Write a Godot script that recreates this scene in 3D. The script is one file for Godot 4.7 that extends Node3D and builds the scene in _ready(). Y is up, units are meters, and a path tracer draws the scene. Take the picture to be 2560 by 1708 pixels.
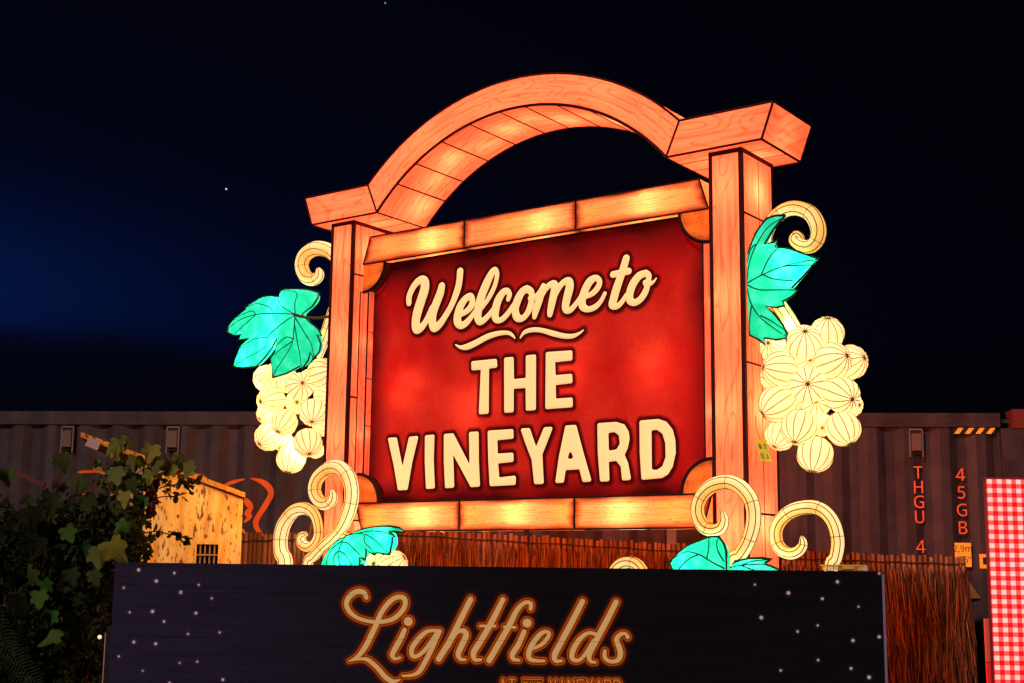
extends Node3D
# Night scene: an illuminated cloth lantern sign with grape, leaf and curl lanterns in front of a reed fence and a shipping container.

const PSI := 0.628593                       # turn of the sign about the vertical
const PO := 1.370                           # posts: outer and inner edge, front and back
const PI_ := 1.194
const PF := 0.272
const PD := -0.077
const H1 := 3.871                           # top beam: upper and lower edge, front and back
const H2 := 3.692
const WF := 0.316
const BD := -0.131
const BF := 0.2175                          # front of the frame boards
const WP := 0.155                           # the red cloth

var sign_at := Transform3D(Basis(Vector3.UP, -PSI), Vector3(0.1677, 0, -7.5))
var used := {}
var M := {}
var rng := RandomNumberGenerator.new()


# ---------------------------------------------------------------- helpers
func numbered(called: String) -> String:
	var n: int = used.get(called, 0)
	used[called] = n + 1
	return called if n == 0 else "%s_%03d" % [called, n]


func thing(called: String, label: String, category: String, at := Transform3D(), group := "") -> Node3D:
	var o := Node3D.new()
	o.name = numbered(called)
	add_child(o)
	o.transform = at
	tag(o, label, category, group)
	return o


func tag(o: Node3D, label: String, category: String, group := "", kind := "") -> void:
	if label:
		o.set_meta("label", label)
	if category:
		o.set_meta("category", category)
	if group:
		o.set_meta("group", group)
	if kind:
		o.set_meta("kind", kind)


func part(called: String, mesh: Mesh, mat: Material, parent: Node = null, at := Transform3D()) -> MeshInstance3D:
	var o := MeshInstance3D.new()
	o.mesh = mesh
	o.material_override = mat
	o.transform = at
	if parent == null:
		o.name = numbered(called)
		add_child(o)
	else:
		o.name = called
		parent.add_child(o, true)
	return o


func omni(parent: Node, at: Vector3, energy: float, col: Color, size := 0.03) -> void:
	var l := OmniLight3D.new()
	l.name = "bulb_light"
	l.light_color = col
	l.light_energy = energy
	l.light_size = size
	l.omni_range = 30.0
	l.omni_attenuation = 2.0
	l.shadow_enabled = true
	l.position = at
	parent.add_child(l, true)


func st() -> SurfaceTool:
	var s := SurfaceTool.new()
	s.begin(Mesh.PRIMITIVE_TRIANGLES)
	return s


# corners counter-clockwise as seen from outside
func quad(s: SurfaceTool, a: Vector3, b: Vector3, c: Vector3, d: Vector3, ua := Vector2(0, 1), ub := Vector2(1, 1), uc := Vector2(1, 0), ud := Vector2(0, 0)) -> void:
	var n := (b - a).cross(c - a)
	if n.length_squared() < 1e-16:
		n = (c - a).cross(d - a)
	n = n.normalized()
	var p := [a, c, b, a, d, c]
	var u := [ua, uc, ub, ua, ud, uc]
	for i in 6:
		s.set_normal(n)
		s.set_uv(u[i])
		s.add_vertex(p[i])


# a box; its texture runs along its longest side, one turn of the texture per metre times scale
func box(s: SurfaceTool, lo: Vector3, hi: Vector3, k := 0.7, off := 0.0) -> void:
	var e := hi - lo
	var long := 0 if e.x >= e.y and e.x >= e.z else (1 if e.y >= e.z else 2)
	for axis in 3:
		for side in 2:
			var b := (axis + 1) % 3
			var c := (axis + 2) % 3
			var q: Array[Vector3] = []
			for m in [[0, 0], [1, 0], [1, 1], [0, 1]]:
				var p := lo
				p[axis] = hi[axis] if side else lo[axis]
				p[b] = hi[b] if m[0] else lo[b]
				p[c] = hi[c] if m[1] else lo[c]
				q.append(p)
			if side == 0:
				q.reverse()
			var uv: Array[Vector2] = []
			for p in q:
				var l := long if long != axis else b
				var w := 3 - axis - l
				uv.append(Vector2(p[l] * k + off, p[w] * k * 3.0 + off * 1.7 + axis * 0.37))
			quad(s, q[0], q[1], q[2], q[3], uv[0], uv[1], uv[2], uv[3])


func boxm(lo: Vector3, hi: Vector3, k := 0.7, off := 0.0) -> ArrayMesh:
	var s := st()
	box(s, lo, hi, k, off)
	return s.commit()


# a tube along points; up is any vector that is never parallel to the path
func tube(s: SurfaceTool, pts: Array, radii: Array, n := 6, up := Vector3(0, 0, 1), phase := 0.0) -> void:
	var rings := []
	var run := 0.0
	for i in pts.size():
		var t: Vector3 = (pts[mini(i + 1, pts.size() - 1)] - pts[maxi(i - 1, 0)]).normalized()
		var x := up.cross(t).normalized()
		var y := t.cross(x).normalized()
		if i:
			run += pts[i].distance_to(pts[i - 1])
		var ring := []
		for j in n + 1:
			var a := TAU * j / n + phase
			var d := x * cos(a) + y * sin(a)
			ring.append([pts[i] + d * radii[i], d, Vector2(float(j) / n, run)])
		rings.append(ring)
	for i in pts.size() - 1:
		for j in n:
			var q := [rings[i][j], rings[i + 1][j], rings[i + 1][j + 1], rings[i][j + 1]]
			for k in [0, 1, 2, 0, 2, 3]:
				s.set_normal(q[k][1])
				s.set_uv(q[k][2])
				s.add_vertex(q[k][0])
	for e in [0, pts.size() - 1]:
		var t: Vector3 = (pts[1] - pts[0]).normalized() * -1.0 if e == 0 else (pts[e] - pts[e - 1]).normalized()
		for j in n:
			var a = rings[e][j]
			var b = rings[e][j + 1]
			var tri := [[pts[e], Vector2(a[2].x, a[2].y)], [a[0], a[2]], [b[0], b[2]]] if e else [[pts[e], Vector2(a[2].x, a[2].y)], [b[0], b[2]], [a[0], a[2]]]
			for v in tri:
				s.set_normal(t)
				s.set_uv(v[1])
				s.add_vertex(v[0])


func wire(pts: Array, r: float, n := 5, up := Vector3(0, 0, 1)) -> ArrayMesh:
	var s := st()
	var rr := []
	for p in pts:
		rr.append(r)
	tube(s, pts, rr, n, up)
	return s.commit()


# Catmull-Rom through [x, y, r, ...] (stride 3) or [x, y, ...] (stride 2); gives Vector3(x, y, r)
func smooth(a: Array, stride: int, sub := 4) -> Array:
	var p := []
	for i in a.size() / stride:
		p.append(Vector3(a[i * stride], a[i * stride + 1], a[i * stride + 2] if stride == 3 else 0.0))
	var o := []
	for i in p.size() - 1:
		var p0: Vector3 = p[maxi(i - 1, 0)]
		var p1: Vector3 = p[i]
		var p2: Vector3 = p[i + 1]
		var p3: Vector3 = p[mini(i + 2, p.size() - 1)]
		for k in sub:
			o.append(p1.cubic_interpolate(p2, p0, p3, float(k) / sub))
	o.append(p[-1])
	return o


# A distance field on a grid: positive inside, clamped to +-m
func fld(lo: Vector2, hi: Vector2, c: float, m: float) -> Dictionary:
	var nx := int(ceil((hi.x - lo.x) / c)) + 1
	var ny := int(ceil((hi.y - lo.y) / c)) + 1
	var d := PackedFloat32Array()
	d.resize(nx * ny)
	d.fill(-m)
	return {"x": lo.x, "y": lo.y, "c": c, "nx": nx, "ny": ny, "d": d, "m": m}


func splat(g: Dictionary, path: Array) -> void:
	var d: PackedFloat32Array = g.d
	var c: float = g.c
	var m: float = g.m
	var nx: int = g.nx
	for i in path.size() - 1:
		var a: Vector3 = path[i]
		var b: Vector3 = path[i + 1]
		var reach := maxf(a.z, b.z) + m
		var i0 := maxi(0, int((minf(a.x, b.x) - reach - g.x) / c))
		var i1 := mini(nx - 1, int((maxf(a.x, b.x) + reach - g.x) / c) + 1)
		var j0 := maxi(0, int((minf(a.y, b.y) - reach - g.y) / c))
		var j1 := mini(g.ny - 1, int((maxf(a.y, b.y) + reach - g.y) / c) + 1)
		var ex := b.x - a.x
		var ey := b.y - a.y
		var inv := 1.0 / maxf(ex * ex + ey * ey, 1e-12)
		var dr := b.z - a.z
		for j in range(j0, j1 + 1):
			var py: float = g.y + j * c - a.y
			for k in range(i0, i1 + 1):
				var px: float = g.x + k * c - a.x
				var t := clampf((px * ex + py * ey) * inv, 0.0, 1.0)
				var qx := px - t * ex
				var qy := py - t * ey
				var v := a.z + t * dr - sqrt(qx * qx + qy * qy)
				if v > d[j * nx + k]:
					d[j * nx + k] = minf(v, m)
	g.d = d


func splat_poly(g: Dictionary, polys: Array) -> void:
	var m: float = g.m
	var near := g.duplicate()
	var blank := PackedFloat32Array()
	blank.resize(g.nx * g.ny)
	blank.fill(-m)
	near.d = blank
	for p in polys:
		var loop := []
		for v in p:
			loop.append(Vector3(v.x, v.y, 0))
		loop.append(loop[0])
		splat(near, loop)
	var d: PackedFloat32Array = g.d
	for j in g.ny:
		for i in g.nx:
			var at := Vector2(g.x + i * g.c, g.y + j * g.c)
			var inside := false
			for p in polys:
				if Geometry2D.is_point_in_polygon(at, p):
					inside = not inside
			var k: int = j * g.nx + i
			var v := -near.d[k] as float
			d[k] = maxf(d[k], v if inside else -v)
	g.d = d


func at_field(g: Dictionary, x: float, y: float) -> float:
	var fx := clampf((x - g.x) / g.c, 0.0, g.nx - 1.001)
	var fy := clampf((y - g.y) / g.c, 0.0, g.ny - 1.001)
	var i := int(fx)
	var j := int(fy)
	fx -= i
	fy -= j
	var k: int = j * g.nx + i
	return lerpf(lerpf(g.d[k], g.d[k + 1], fx), lerpf(g.d[k + g.nx], g.d[k + g.nx + 1], fx), fy)


func blurred(g: Dictionary, passes: int) -> Dictionary:
	var o := g.duplicate()
	var nx: int = g.nx
	var ny: int = g.ny
	var d: PackedFloat32Array = (g.d as PackedFloat32Array).duplicate()
	for p in passes:
		for step in [1, nx]:
			var e := d.duplicate()
			for k in range(2 * step, nx * ny - 2 * step):
				e[k] = (d[k - 2 * step] + d[k - step] + d[k] + d[k + step] + d[k + 2 * step]) * 0.2
			d = e
	o.d = d
	return o


# The shape d > 0 as a mesh whose front stands height(d, x, y) high, and whose back mirrors it when both is set
func contour(g: Dictionary, height: Callable, back, uvk := Vector2.ONE, uvo := Vector2.ZERO) -> ArrayMesh:
	var s := st()
	s.set_smooth_group(0)
	var d: PackedFloat32Array = g.d
	var nx: int = g.nx
	var c: float = g.c
	for j in g.ny - 1:
		for i in nx - 1:
			var k: int = j * nx + i
			var v := [d[k], d[k + 1], d[k + nx + 1], d[k + nx]]
			if v[0] <= 0.0 and v[1] <= 0.0 and v[2] <= 0.0 and v[3] <= 0.0:
				continue
			var x: float = g.x + i * c
			var y: float = g.y + j * c
			var p := [Vector2(x, y), Vector2(x + c, y), Vector2(x + c, y + c), Vector2(x, y + c)]
			var q := []
			for e in 4:
				var f := (e + 1) % 4
				if v[e] > 0.0:
					q.append([p[e], v[e]])
				if (v[e] > 0.0) != (v[f] > 0.0):
					var lo := e if e < f and not (e == 0 and f == 3) else f
					var hi := f if lo == e else e
					var pl: Vector2 = p[lo]
					var t: float = v[lo] / (v[lo] - v[hi])
					q.append([pl.lerp(p[hi], clampf(t, 0.001, 0.999)), 0.0])
			for side in (2 if back != null else 1):
				var vs := []
				for w in q:
					var z: float = height.call(w[1], w[0].x, w[0].y) if side == 0 else back.call(w[1], w[0].x, w[0].y)
					vs.append(Vector3(w[0].x, w[0].y, z))
				for e in range(1, q.size() - 1):
					var order := [0, e + 1, e] if side == 0 else [0, e, e + 1]
					for w in order:
						s.set_uv(vs_uv(vs[w], uvk, uvo))
						s.add_vertex(vs[w])
	s.index()
	s.generate_normals()
	return s.commit()


func vs_uv(p: Vector3, k: Vector2, o: Vector2) -> Vector2:
	return Vector2(p.x * k.x + o.x, -p.y * k.y + o.y)


func bounds(paths: Array, extra: float) -> Rect2:
	var lo := Vector2(1e9, 1e9)
	var hi := -lo
	for path in paths:
		for q in path:
			var r: float = q.z + extra
			lo = lo.min(Vector2(q.x - r, q.y - r))
			hi = hi.max(Vector2(q.x + r, q.y + r))
	return Rect2(lo, hi - lo)


func to_poly(a: Array) -> PackedVector2Array:
	var o := PackedVector2Array()
	for i in a.size() / 2:
		o.append(Vector2(a[i * 2], a[i * 2 + 1]))
	return o


func rounded(p: PackedVector2Array, r: float) -> PackedVector2Array:
	var a := Geometry2D.offset_polygon(p, -r, Geometry2D.JOIN_MITER)
	if a.is_empty():
		return p
	var b := Geometry2D.offset_polygon(a[0], r, Geometry2D.JOIN_ROUND)
	return b[0] if b.size() else p


# ---------------------------------------------------------------- textures
func noise_bytes(seed_: int, freq: float, w: int, h: int, from_w: int, from_h: int, octaves := 4) -> PackedByteArray:
	var n := FastNoiseLite.new()
	n.seed = seed_
	n.noise_type = FastNoiseLite.TYPE_SIMPLEX_SMOOTH
	n.frequency = freq
	n.fractal_octaves = octaves
	var im := n.get_seamless_image(from_w, from_h)
	im.resize(w, h, Image.INTERPOLATE_CUBIC)
	im.convert(Image.FORMAT_L8)
	return im.get_data()


func wood_value(warp: PackedByteArray, fine: PackedByteArray, w: int, x: int, y: int, h: int, rings: float) -> float:
	var k := y * w + x
	var a := warp[k] / 255.0
	var r := fposmod((float(y) / h * 0.8 + a * 1.9) * rings, 1.0)
	var line := smoothstep(0.0, 0.10, r) * (1.0 - 0.55 * smoothstep(0.75, 1.0, r))
	return clampf(0.55 * (1.0 - line) + 0.7 * (fine[k] / 255.0 - 0.40), 0.0, 1.0)


func wood_texture(seed_: int, w: int, h: int, light: Color, dark: Color, edge := 0.0, fine_h := 512) -> ImageTexture:
	var warp := noise_bytes(seed_, 0.008, w, h, 192, 256, 2)
	var fine := noise_bytes(seed_ + 9, 0.035, w, h, 64, fine_h, 4)
	var im := Image.create_empty(w, h, false, Image.FORMAT_RGB8)
	var burnt := Color(0.20, 0.03, 0.01)
	for y in h:
		for x in w:
			var c := light.lerp(dark, wood_value(warp, fine, w, x, y, h, 3.2))
			if edge > 0.0:
				var e := minf(minf(x, w - 1 - x) / (0.08 * w), minf(y, h - 1 - y) / (0.25 * h))
				e += (warp[y * w + x] / 255.0 - 0.5) * 0.4
				c = c.lerp(burnt, edge * pow(1.0 - clampf(e, 0.0, 1.0), 1.6))
			im.set_pixel(x, y, c)
	return ImageTexture.create_from_image(im)


func cloth(tex: Texture2D, glow: float, back := 1.0) -> StandardMaterial3D:
	var m := StandardMaterial3D.new()
	m.albedo_texture = tex
	m.roughness = 0.75
	m.metallic_specular = 0.25
	m.emission_enabled = true
	m.emission_texture = tex
	m.emission_energy_multiplier = glow
	if back > 0.0:
		m.backlight_enabled = true
		m.backlight = Color(back, back, back)
	return m


func plain(c: Color, rough := 0.8, metal := 0.0) -> StandardMaterial3D:      # c is linear
	var m := StandardMaterial3D.new()
	m.albedo_color = c.linear_to_srgb()
	m.roughness = rough
	m.metallic = metal
	m.metallic_specular = 0.3
	return m


func glow_plain(c: Color, k: float) -> StandardMaterial3D:                   # c is sRGB
	var m := StandardMaterial3D.new()
	m.albedo_color = c
	m.roughness = 0.7
	m.emission_enabled = true
	m.emission = c
	m.emission_energy_multiplier = k
	return m


func _ready() -> void:
	rng.seed = 20
	# ------------------------------------------------------------ camera, sky, light, exposure
	var cam := Camera3D.new()
	cam.name = "camera"
	cam.transform = Transform3D(Basis(Vector3(0.99993, 0.01194, 0.00203), Vector3(-0.01212, 0.98574, 0.16783), Vector3(0.0, -0.16785, 0.98581)).orthonormalized(), Vector3(0, 1.6, 0))
	cam.fov = 28.026
	cam.near = 0.05
	cam.far = 3000.0
	add_child(cam)
	cam.current = true

	var env := Environment.new()
	env.background_mode = Environment.BG_SKY
	env.tonemap_mode = Environment.TONE_MAPPER_LINEAR
	env.tonemap_exposure = 1.0
	env.sdfgi_enabled = true
	env.ssao_enabled = true
	env.ssil_enabled = true
	var sky := Sky.new()
	var pano := PanoramaSkyMaterial.new()
	pano.panorama = night_sky()
	sky.sky_material = pano
	env.sky = sky
	var we := WorldEnvironment.new()
	we.name = "world_environment"
	we.environment = env
	add_child(we)

	var sun := DirectionalLight3D.new()
	sun.name = "festival_flood_light"
	sun.light_color = Color(1.0, 0.86, 0.84)
	sun.light_energy = 0.66
	sun.light_angular_distance = 4.0
	sun.shadow_enabled = true
	sun.look_at_from_position(Vector3(-0.45, 0.62, 0.85) * 20.0, Vector3.ZERO)
	add_child(sun)

	make_materials()
	build_ground()
	build_container()
	build_fences()
	build_shed()
	build_sign()
	build_lanterns()
	build_board()
	build_gingham()
	build_vines()
	build_small_things()


func night_sky() -> ImageTexture:
	var w := 1024
	var h := 512
	var cloud := noise_bytes(3, 0.012, w, h, 512, 128, 5)
	var im := Image.create_empty(w, h, false, Image.FORMAT_RGBF)
	for y in h:
		var el := 90.0 - (y + 0.5) * 180.0 / h
		for x in w:
			var az := wrapf((x + 0.5) * 360.0 / w, -180.0, 180.0)
			var c := Color(0.0007, 0.0008, 0.0027)
			var da := absf(wrapf(az + 36.0, -180.0, 180.0))
			var g := exp(-pow(da / 17.0, 2.0)) * exp(-pow((el - 10.8) / 3.4, 2.0))
			var g2 := exp(-pow(da / 30.0, 2.0)) * exp(-pow((el - 9.0) / 11.0, 2.0))
			c += Color(0.0005, 0.0095, 0.078) * g + Color(0.0003, 0.0016, 0.010) * g2
			var cl := cloud[y * w + x] / 255.0
			var bank := smoothstep(0.0, 1.0, (9.4 - el + (cl - 0.5) * 4.0) / 1.5) * smoothstep(-2.0, 1.0, el)
			c = c.lerp(Color(0.0008, 0.0009, 0.0021), bank * 0.86)
			if el < 0.0:
				c = Color(0.0006, 0.0005, 0.0007)
			im.set_pixel(x, y, c)
	return ImageTexture.create_from_image(im)


func make_materials() -> void:
	var wood := wood_texture(5, 1024, 256, Color(1.0, 0.55, 0.375), Color(0.88, 0.28, 0.13))
	M.wood = cloth(wood, 0.74)
	M.wood_edge = cloth(wood_texture(11, 512, 128, Color(1.0, 0.63, 0.40), Color(0.90, 0.36, 0.14), 0.80), 0.68)
	M.wood_edge2 = cloth(wood_texture(17, 512, 128, Color(1.0, 0.63, 0.40), Color(0.90, 0.36, 0.14), 0.80), 0.68)
	M.corner = cloth(wood_texture(23, 256, 512, Color(0.98, 0.52, 0.22), Color(0.72, 0.26, 0.05), 1.0, 110), 0.66)
	M.dark_wire = plain(Color(0.018, 0.004, 0.002), 0.6)
	M.edge_tape = plain(Color(0.06, 0.004, 0.002), 0.7)
	M.green_wire = plain(Color(0.085, 0.058, 0.012), 0.6)
	M.olive_wire = plain(Color(0.34, 0.21, 0.025), 0.6)
	M.leaf_wire = plain(Color(0.002, 0.12, 0.08), 0.6)
	M.rim_wire = plain(Color(0.014, 0.035, 0.006), 0.6)
	M.letter = glow_plain(Color(0.985, 0.785, 0.525), 0.80)
	# cream cloth of the curls: airbrushed amber on the outer side
	var im := Image.create_empty(64, 256, false, Image.FORMAT_RGB8)
	var nz := noise_bytes(31, 0.03, 64, 256, 64, 256, 3)
	for y in 256:
		for x in 64:
			var a := cos(TAU * (x / 64.0 - 0.06)) * 0.5 + 0.5
			var k := clampf(pow(a, 1.3) * 0.85 + (nz[y * 64 + x] / 255.0 - 0.5) * 0.35, 0.0, 1.0)
			im.set_pixel(x, y, Color(1.0, 0.90, 0.65).lerp(Color(0.98, 0.65, 0.28), k))
	M.curl = cloth(ImageTexture.create_from_image(im), 0.92, 0.0)
	im = Image.create_empty(96, 96, false, Image.FORMAT_RGB8)
	nz = noise_bytes(37, 0.03, 96, 96, 96, 96, 3)
	for y in 96:
		for x in 96:
			var e := absf(fposmod(x / 8.0, 1.0) - 0.5) * 2.0
			var k := clampf(pow(e, 3.0) * 0.35 + (nz[y * 96 + x] / 255.0 - 0.5) * 0.5 + 0.35 * smoothstep(0.62, 1.0, y / 96.0), 0.0, 1.0)
			im.set_pixel(x, y, Color(1.0, 0.905, 0.685).lerp(Color(1.0, 0.745, 0.52), k))
	M.grape = cloth(ImageTexture.create_from_image(im), 0.74, 0.72)
	im = Image.create_empty(256, 256, false, Image.FORMAT_RGB8)
	nz = noise_bytes(41, 0.02, 256, 256, 256, 256, 5)
	for y in 256:
		for x in 256:
			var k := clampf((nz[y * 256 + x] / 255.0 - 0.3) * 1.6, 0.0, 1.0)
			im.set_pixel(x, y, Color(0.12, 0.80, 0.62).lerp(Color(0.30, 0.90, 0.745), k))
	M.leaf = cloth(ImageTexture.create_from_image(im), 1.25)
	M.back_cloth = cloth(wood, 0.35)


# ---------------------------------------------------------------- setting
func build_ground() -> void:
	var s := st()
	quad(s, Vector3(-900, 0, 60), Vector3(900, 0, 60), Vector3(900, 0, -1800), Vector3(-900, 0, -1800), Vector2(0, 0), Vector2(900, 0), Vector2(900, 900), Vector2(0, 900))
	var m := plain(Color(0.045, 0.042, 0.04), 0.9)
	var n := NoiseTexture2D.new()
	n.width = 512
	n.height = 512
	n.seamless = true
	n.noise = FastNoiseLite.new()
	n.noise.seed = 4
	n.noise.frequency = 0.03
	var ramp := Gradient.new()
	ramp.set_color(0, Color(0.6, 0.6, 0.6))
	ramp.set_color(1, Color(1, 1, 1))
	n.color_ramp = ramp
	m.albedo_texture = n
	var o := part("ground", s.commit(), m)
	o.set_meta("kind", "structure")


# depth of the corrugation at x along the container side
func corr(x: float) -> float:
	var t := fposmod(x + 0.03, 0.28) / 0.28
	if t < 0.26:
		return 0.0
	if t < 0.5:
		return -0.036 * (t - 0.26) / 0.24
	if t < 0.76:
		return -0.036
	return -0.036 * (1.0 - (t - 0.76) / 0.24)


func build_container() -> void:
	var at := Transform3D(Basis(Vector3.UP, -0.0851), Vector3(3.974, 0, -10.726))
	var c := thing("shipping_container", "long dark grey corrugated shipping container with orange mural and painted code behind the reed fence", "container", at)
	var im := Image.create_empty(512, 512, false, Image.FORMAT_RGB8)
	var a := noise_bytes(51, 0.02, 512, 512, 512, 64, 5)
	var b := noise_bytes(52, 0.05, 512, 512, 256, 256, 5)
	for y in 512:
		for x in 512:
			var k := y * 512 + x
			var v := 0.188 + 0.08 * (a[k] / 255.0 - 0.5) + 0.06 * (b[k] / 255.0 - 0.5)
			var col := Color(v * 1.08, v * 0.90, v * 0.97)
			if b[k] > 190:
				col = col.lerp(Color(0.27, 0.13, 0.09), clampf((b[k] - 190) / 50.0, 0.0, 0.5))
			im.set_pixel(x, y, col)
	var paint := plain(Color(1, 1, 1), 0.62)
	paint.albedo_texture = ImageTexture.create_from_image(im)
	var dark := plain(Color(0.018, 0.014, 0.012), 0.6)
	var rust := plain(Color(0.13, 0.022, 0.016), 0.8)
	var orange := plain(Color(0.62, 0.11, 0.015), 0.7)
	var red := plain(Color(0.74, 0.13, 0.05), 0.7)
	var yellow := plain(Color(0.90, 0.52, 0.05), 0.6)
	var left := -11.6
	var s := st()
	var xs := []
	var first_turn := floori(left / 0.28)
	for turn in range(first_turn, 1):
		for e in [0.0, 0.26, 0.5, 0.76]:
			var x: float = (turn + e) * 0.28 - 0.03
			if x > left and x < -0.13:
				xs.append(x)
	xs.append(-0.12)
	for i in xs.size() - 1:
		var p: float = xs[i]
		var q: float = xs[i + 1]
		quad(s, Vector3(p, 0.16, corr(p + 1e-4)), Vector3(q, 0.16, corr(q - 1e-4)), Vector3(q, 2.79, corr(q - 1e-4)), Vector3(p, 2.79, corr(p + 1e-4)), Vector2(p, 2.6) / 2.5, Vector2(q, 2.6) / 2.5, Vector2(q, 0) / 2.5, Vector2(p, 0) / 2.5)
	part("side_panel", s.commit(), paint, c)
	part("top_rail", boxm(Vector3(left, 2.79, -0.06), Vector3(-0.12, 2.9, 0.012), 0.4), paint, c)
	part("bottom_rail", boxm(Vector3(left, 0.02, -0.06), Vector3(-0.12, 0.16, 0.012), 0.4), paint, c)
	part("corner_post", boxm(Vector3(-0.12, 0.12, -0.16), Vector3(0.10, 2.78, 0.02), 0.4), paint, c)
	part("corner_casting", boxm(Vector3(-0.03, 2.78, -0.16), Vector3(0.14, 2.93, 0.03), 0.4), rust, c)
	part("corner_casting", boxm(Vector3(-0.03, 0.0, -0.16), Vector3(0.14, 0.12, 0.03), 0.4), rust, c)
	part("roof_panel", boxm(Vector3(left, 2.83, -2.43), Vector3(0.09, 2.86, -0.062), 0.4), paint, c)
	part("rear_wall", boxm(Vector3(left, 0.1, -2.44), Vector3(0.09, 2.83, -2.40), 0.4), paint, c)
	part("end_wall", boxm(Vector3(0.05, 0.1, -2.40), Vector3(0.09, 2.83, -0.165), 0.4), paint, c)
	part("end_wall", boxm(Vector3(left, 0.1, -2.40), Vector3(left + 0.04, 2.83, -0.065), 0.4), paint, c)
	# three little ventilators near the top
	for vx in [-7.69, -6.79, -0.775]:
		var v := part("vent", boxm(Vector3(vx - 0.055, 2.575, -0.04), Vector3(vx + 0.055, 2.775, 0.008)), dark, c)
		part("vent_cover", boxm(Vector3(vx - 0.038, 2.60, 0.008), Vector3(vx + 0.038, 2.735, 0.035)), plain(Color(0.10, 0.075, 0.06), 0.7), v)
		for f in [[-0.055, -0.044, 2.55, 2.775], [0.044, 0.055, 2.55, 2.775], [-0.055, 0.055, 2.762, 2.775]]:
			part("frame_rod", boxm(Vector3(vx + f[0], f[2], 0.009), Vector3(vx + f[1], f[3], 0.022)), plain(Color(0.13, 0.10, 0.09), 0.6), v)
	# hazard sticker
	var hz := part("hazard_sticker", boxm(Vector3(-0.485, 2.735, 0.002), Vector3(-0.155, 2.785, 0.004)), dark, c)
	for i in 4:
		var sx := -0.478 + i * 0.082
		var q := st()
		quad(q, Vector3(sx, 2.737, 0.0055), Vector3(sx + 0.04, 2.737, 0.0055), Vector3(sx + 0.075, 2.783, 0.0055), Vector3(sx + 0.035, 2.783, 0.0055))
		part("yellow_stripe", q.commit(), yellow, hz)
	# painted code, one letter under the other
	var code := "THGU 4"
	for i in code.length():
		if code[i] != " ":
			text(c, "letter", code[i], 0.135, Vector3(-0.768, 2.429 - 0.1155 * i, 0.004), red)
	code = "45GB"
	for i in code.length():
		text(c, "letter", code[i], 0.135, Vector3(-0.442, 2.414 - 0.138 * i, 0.004), red)
	var pl := part("height_plate", boxm(Vector3(-0.51, 1.70, 0.002), Vector3(-0.385, 1.885, 0.005)), yellow, c)
	text(pl, "lettering", "2,9m", 0.066, Vector3(-0.448, 1.84, 0.0055), dark)
	text(pl, "lettering", "9'6\"", 0.066, Vector3(-0.442, 1.755, 0.0055), dark)
	var sy := part("warning_plate", boxm(Vector3(-0.325, 1.69, 0.002), Vector3(-0.24, 1.80, 0.005)), yellow, c)
	part("symbol", boxm(Vector3(-0.30, 1.72, 0.006), Vector3(-0.262, 1.775, 0.007)), dark, sy)
	var tr := st()
	quad(tr, Vector3(-0.42, 1.46, 0.004), Vector3(-0.325, 1.46, 0.004), Vector3(-0.418, 1.60, 0.004), Vector3(-0.42, 1.60, 0.004))
	part("triangle_sticker", tr.commit(), plain(Color(0.20, 0.09, 0.025)), c)
	part("sticker_strip", boxm(Vector3(-0.455, 1.45, 0.002), Vector3(-0.43, 1.70, 0.004)), plain(Color(0.12, 0.16, 0.16)), c)
	var grey := plain(Color(0.25, 0.17, 0.16))
	text(c, "marking", "IC", 0.12, Vector3(-0.445, 1.02, 0.004), grey)
	text(c, "marking", "37", 0.11, Vector3(-0.455, 0.89, 0.004), grey)
	for f in [[-0.52, -0.51, 0.955, 1.09], [-0.38, -0.37, 0.955, 1.09], [-0.52, -0.37, 1.09, 1.10], [-0.52, -0.37, 0.945, 0.955]]:
		part("marking_line", boxm(Vector3(f[0], f[2], 0.002), Vector3(f[1], f[3], 0.004)), grey, c)
	# orange mural: brush strokes that follow the corrugation
	var mural = [
		[-7.627,2.351,.005,-7.579,2.386,.012,-7.498,2.399,.012,-7.427,2.403,.01,-7.365,2.382,.01],
		[-7.564,2.238,.004,-7.536,2.204,.018,-7.484,2.185,.014,-7.453,2.175,.003],
		[-6.372,2.266,.005,-6.324,2.305,.014,-6.246,2.33,.014,-6.152,2.348,.004],
		[-6.122,2.35,.005,-6.037,2.326,.02,-5.97,2.274,.027,-5.953,2.225,.027,-5.98,2.167,.025,-6.045,2.06,.021,-6.072,1.992,.02,-6.054,1.935,.018,-6.018,1.892,.014],
		[-6.18,2.194,.01,-6.133,2.146,.027,-6.111,2.108,.016,-6.139,2.069,.023,-6.118,2.04,.018,-6.156,1.997,.01],
		[-6.173,1.934,.012,-6.141,1.896,.01],
		[-6.699,2.381,.008,-6.628,2.376,.014,-6.547,2.357,.026,-6.485,2.319,.024,-6.423,2.285,.006],
		[-7.211,2.348,.01,-7.148,2.315,.014,-7.104,2.256,.012],
		[-7.288,2.206,.01,-7.241,2.265,.014],
	]
	for raw in mural:
		var path := smooth(raw, 3, 5)
		var r := bounds([path], 0.02)
		var g := fld(r.position, r.end, 0.014, 0.05)
		splat(g, path)
		part("painted_stroke", contour(g, func(_d, px, _py): return corr(px) + 0.004, null), orange, c)


func text(parent: Node3D, called: String, t: String, height: float, at: Vector3, mat: Material, font_name := "Droid Sans") -> void:
	var f := SystemFont.new()
	f.font_names = PackedStringArray([font_name])
	var m := TextMesh.new()
	m.text = t
	m.font = f
	m.font_size = 64
	m.pixel_size = height / 64.0
	m.depth = 0.002
	part(called, m, mat, parent, Transform3D(Basis(), at))


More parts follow.
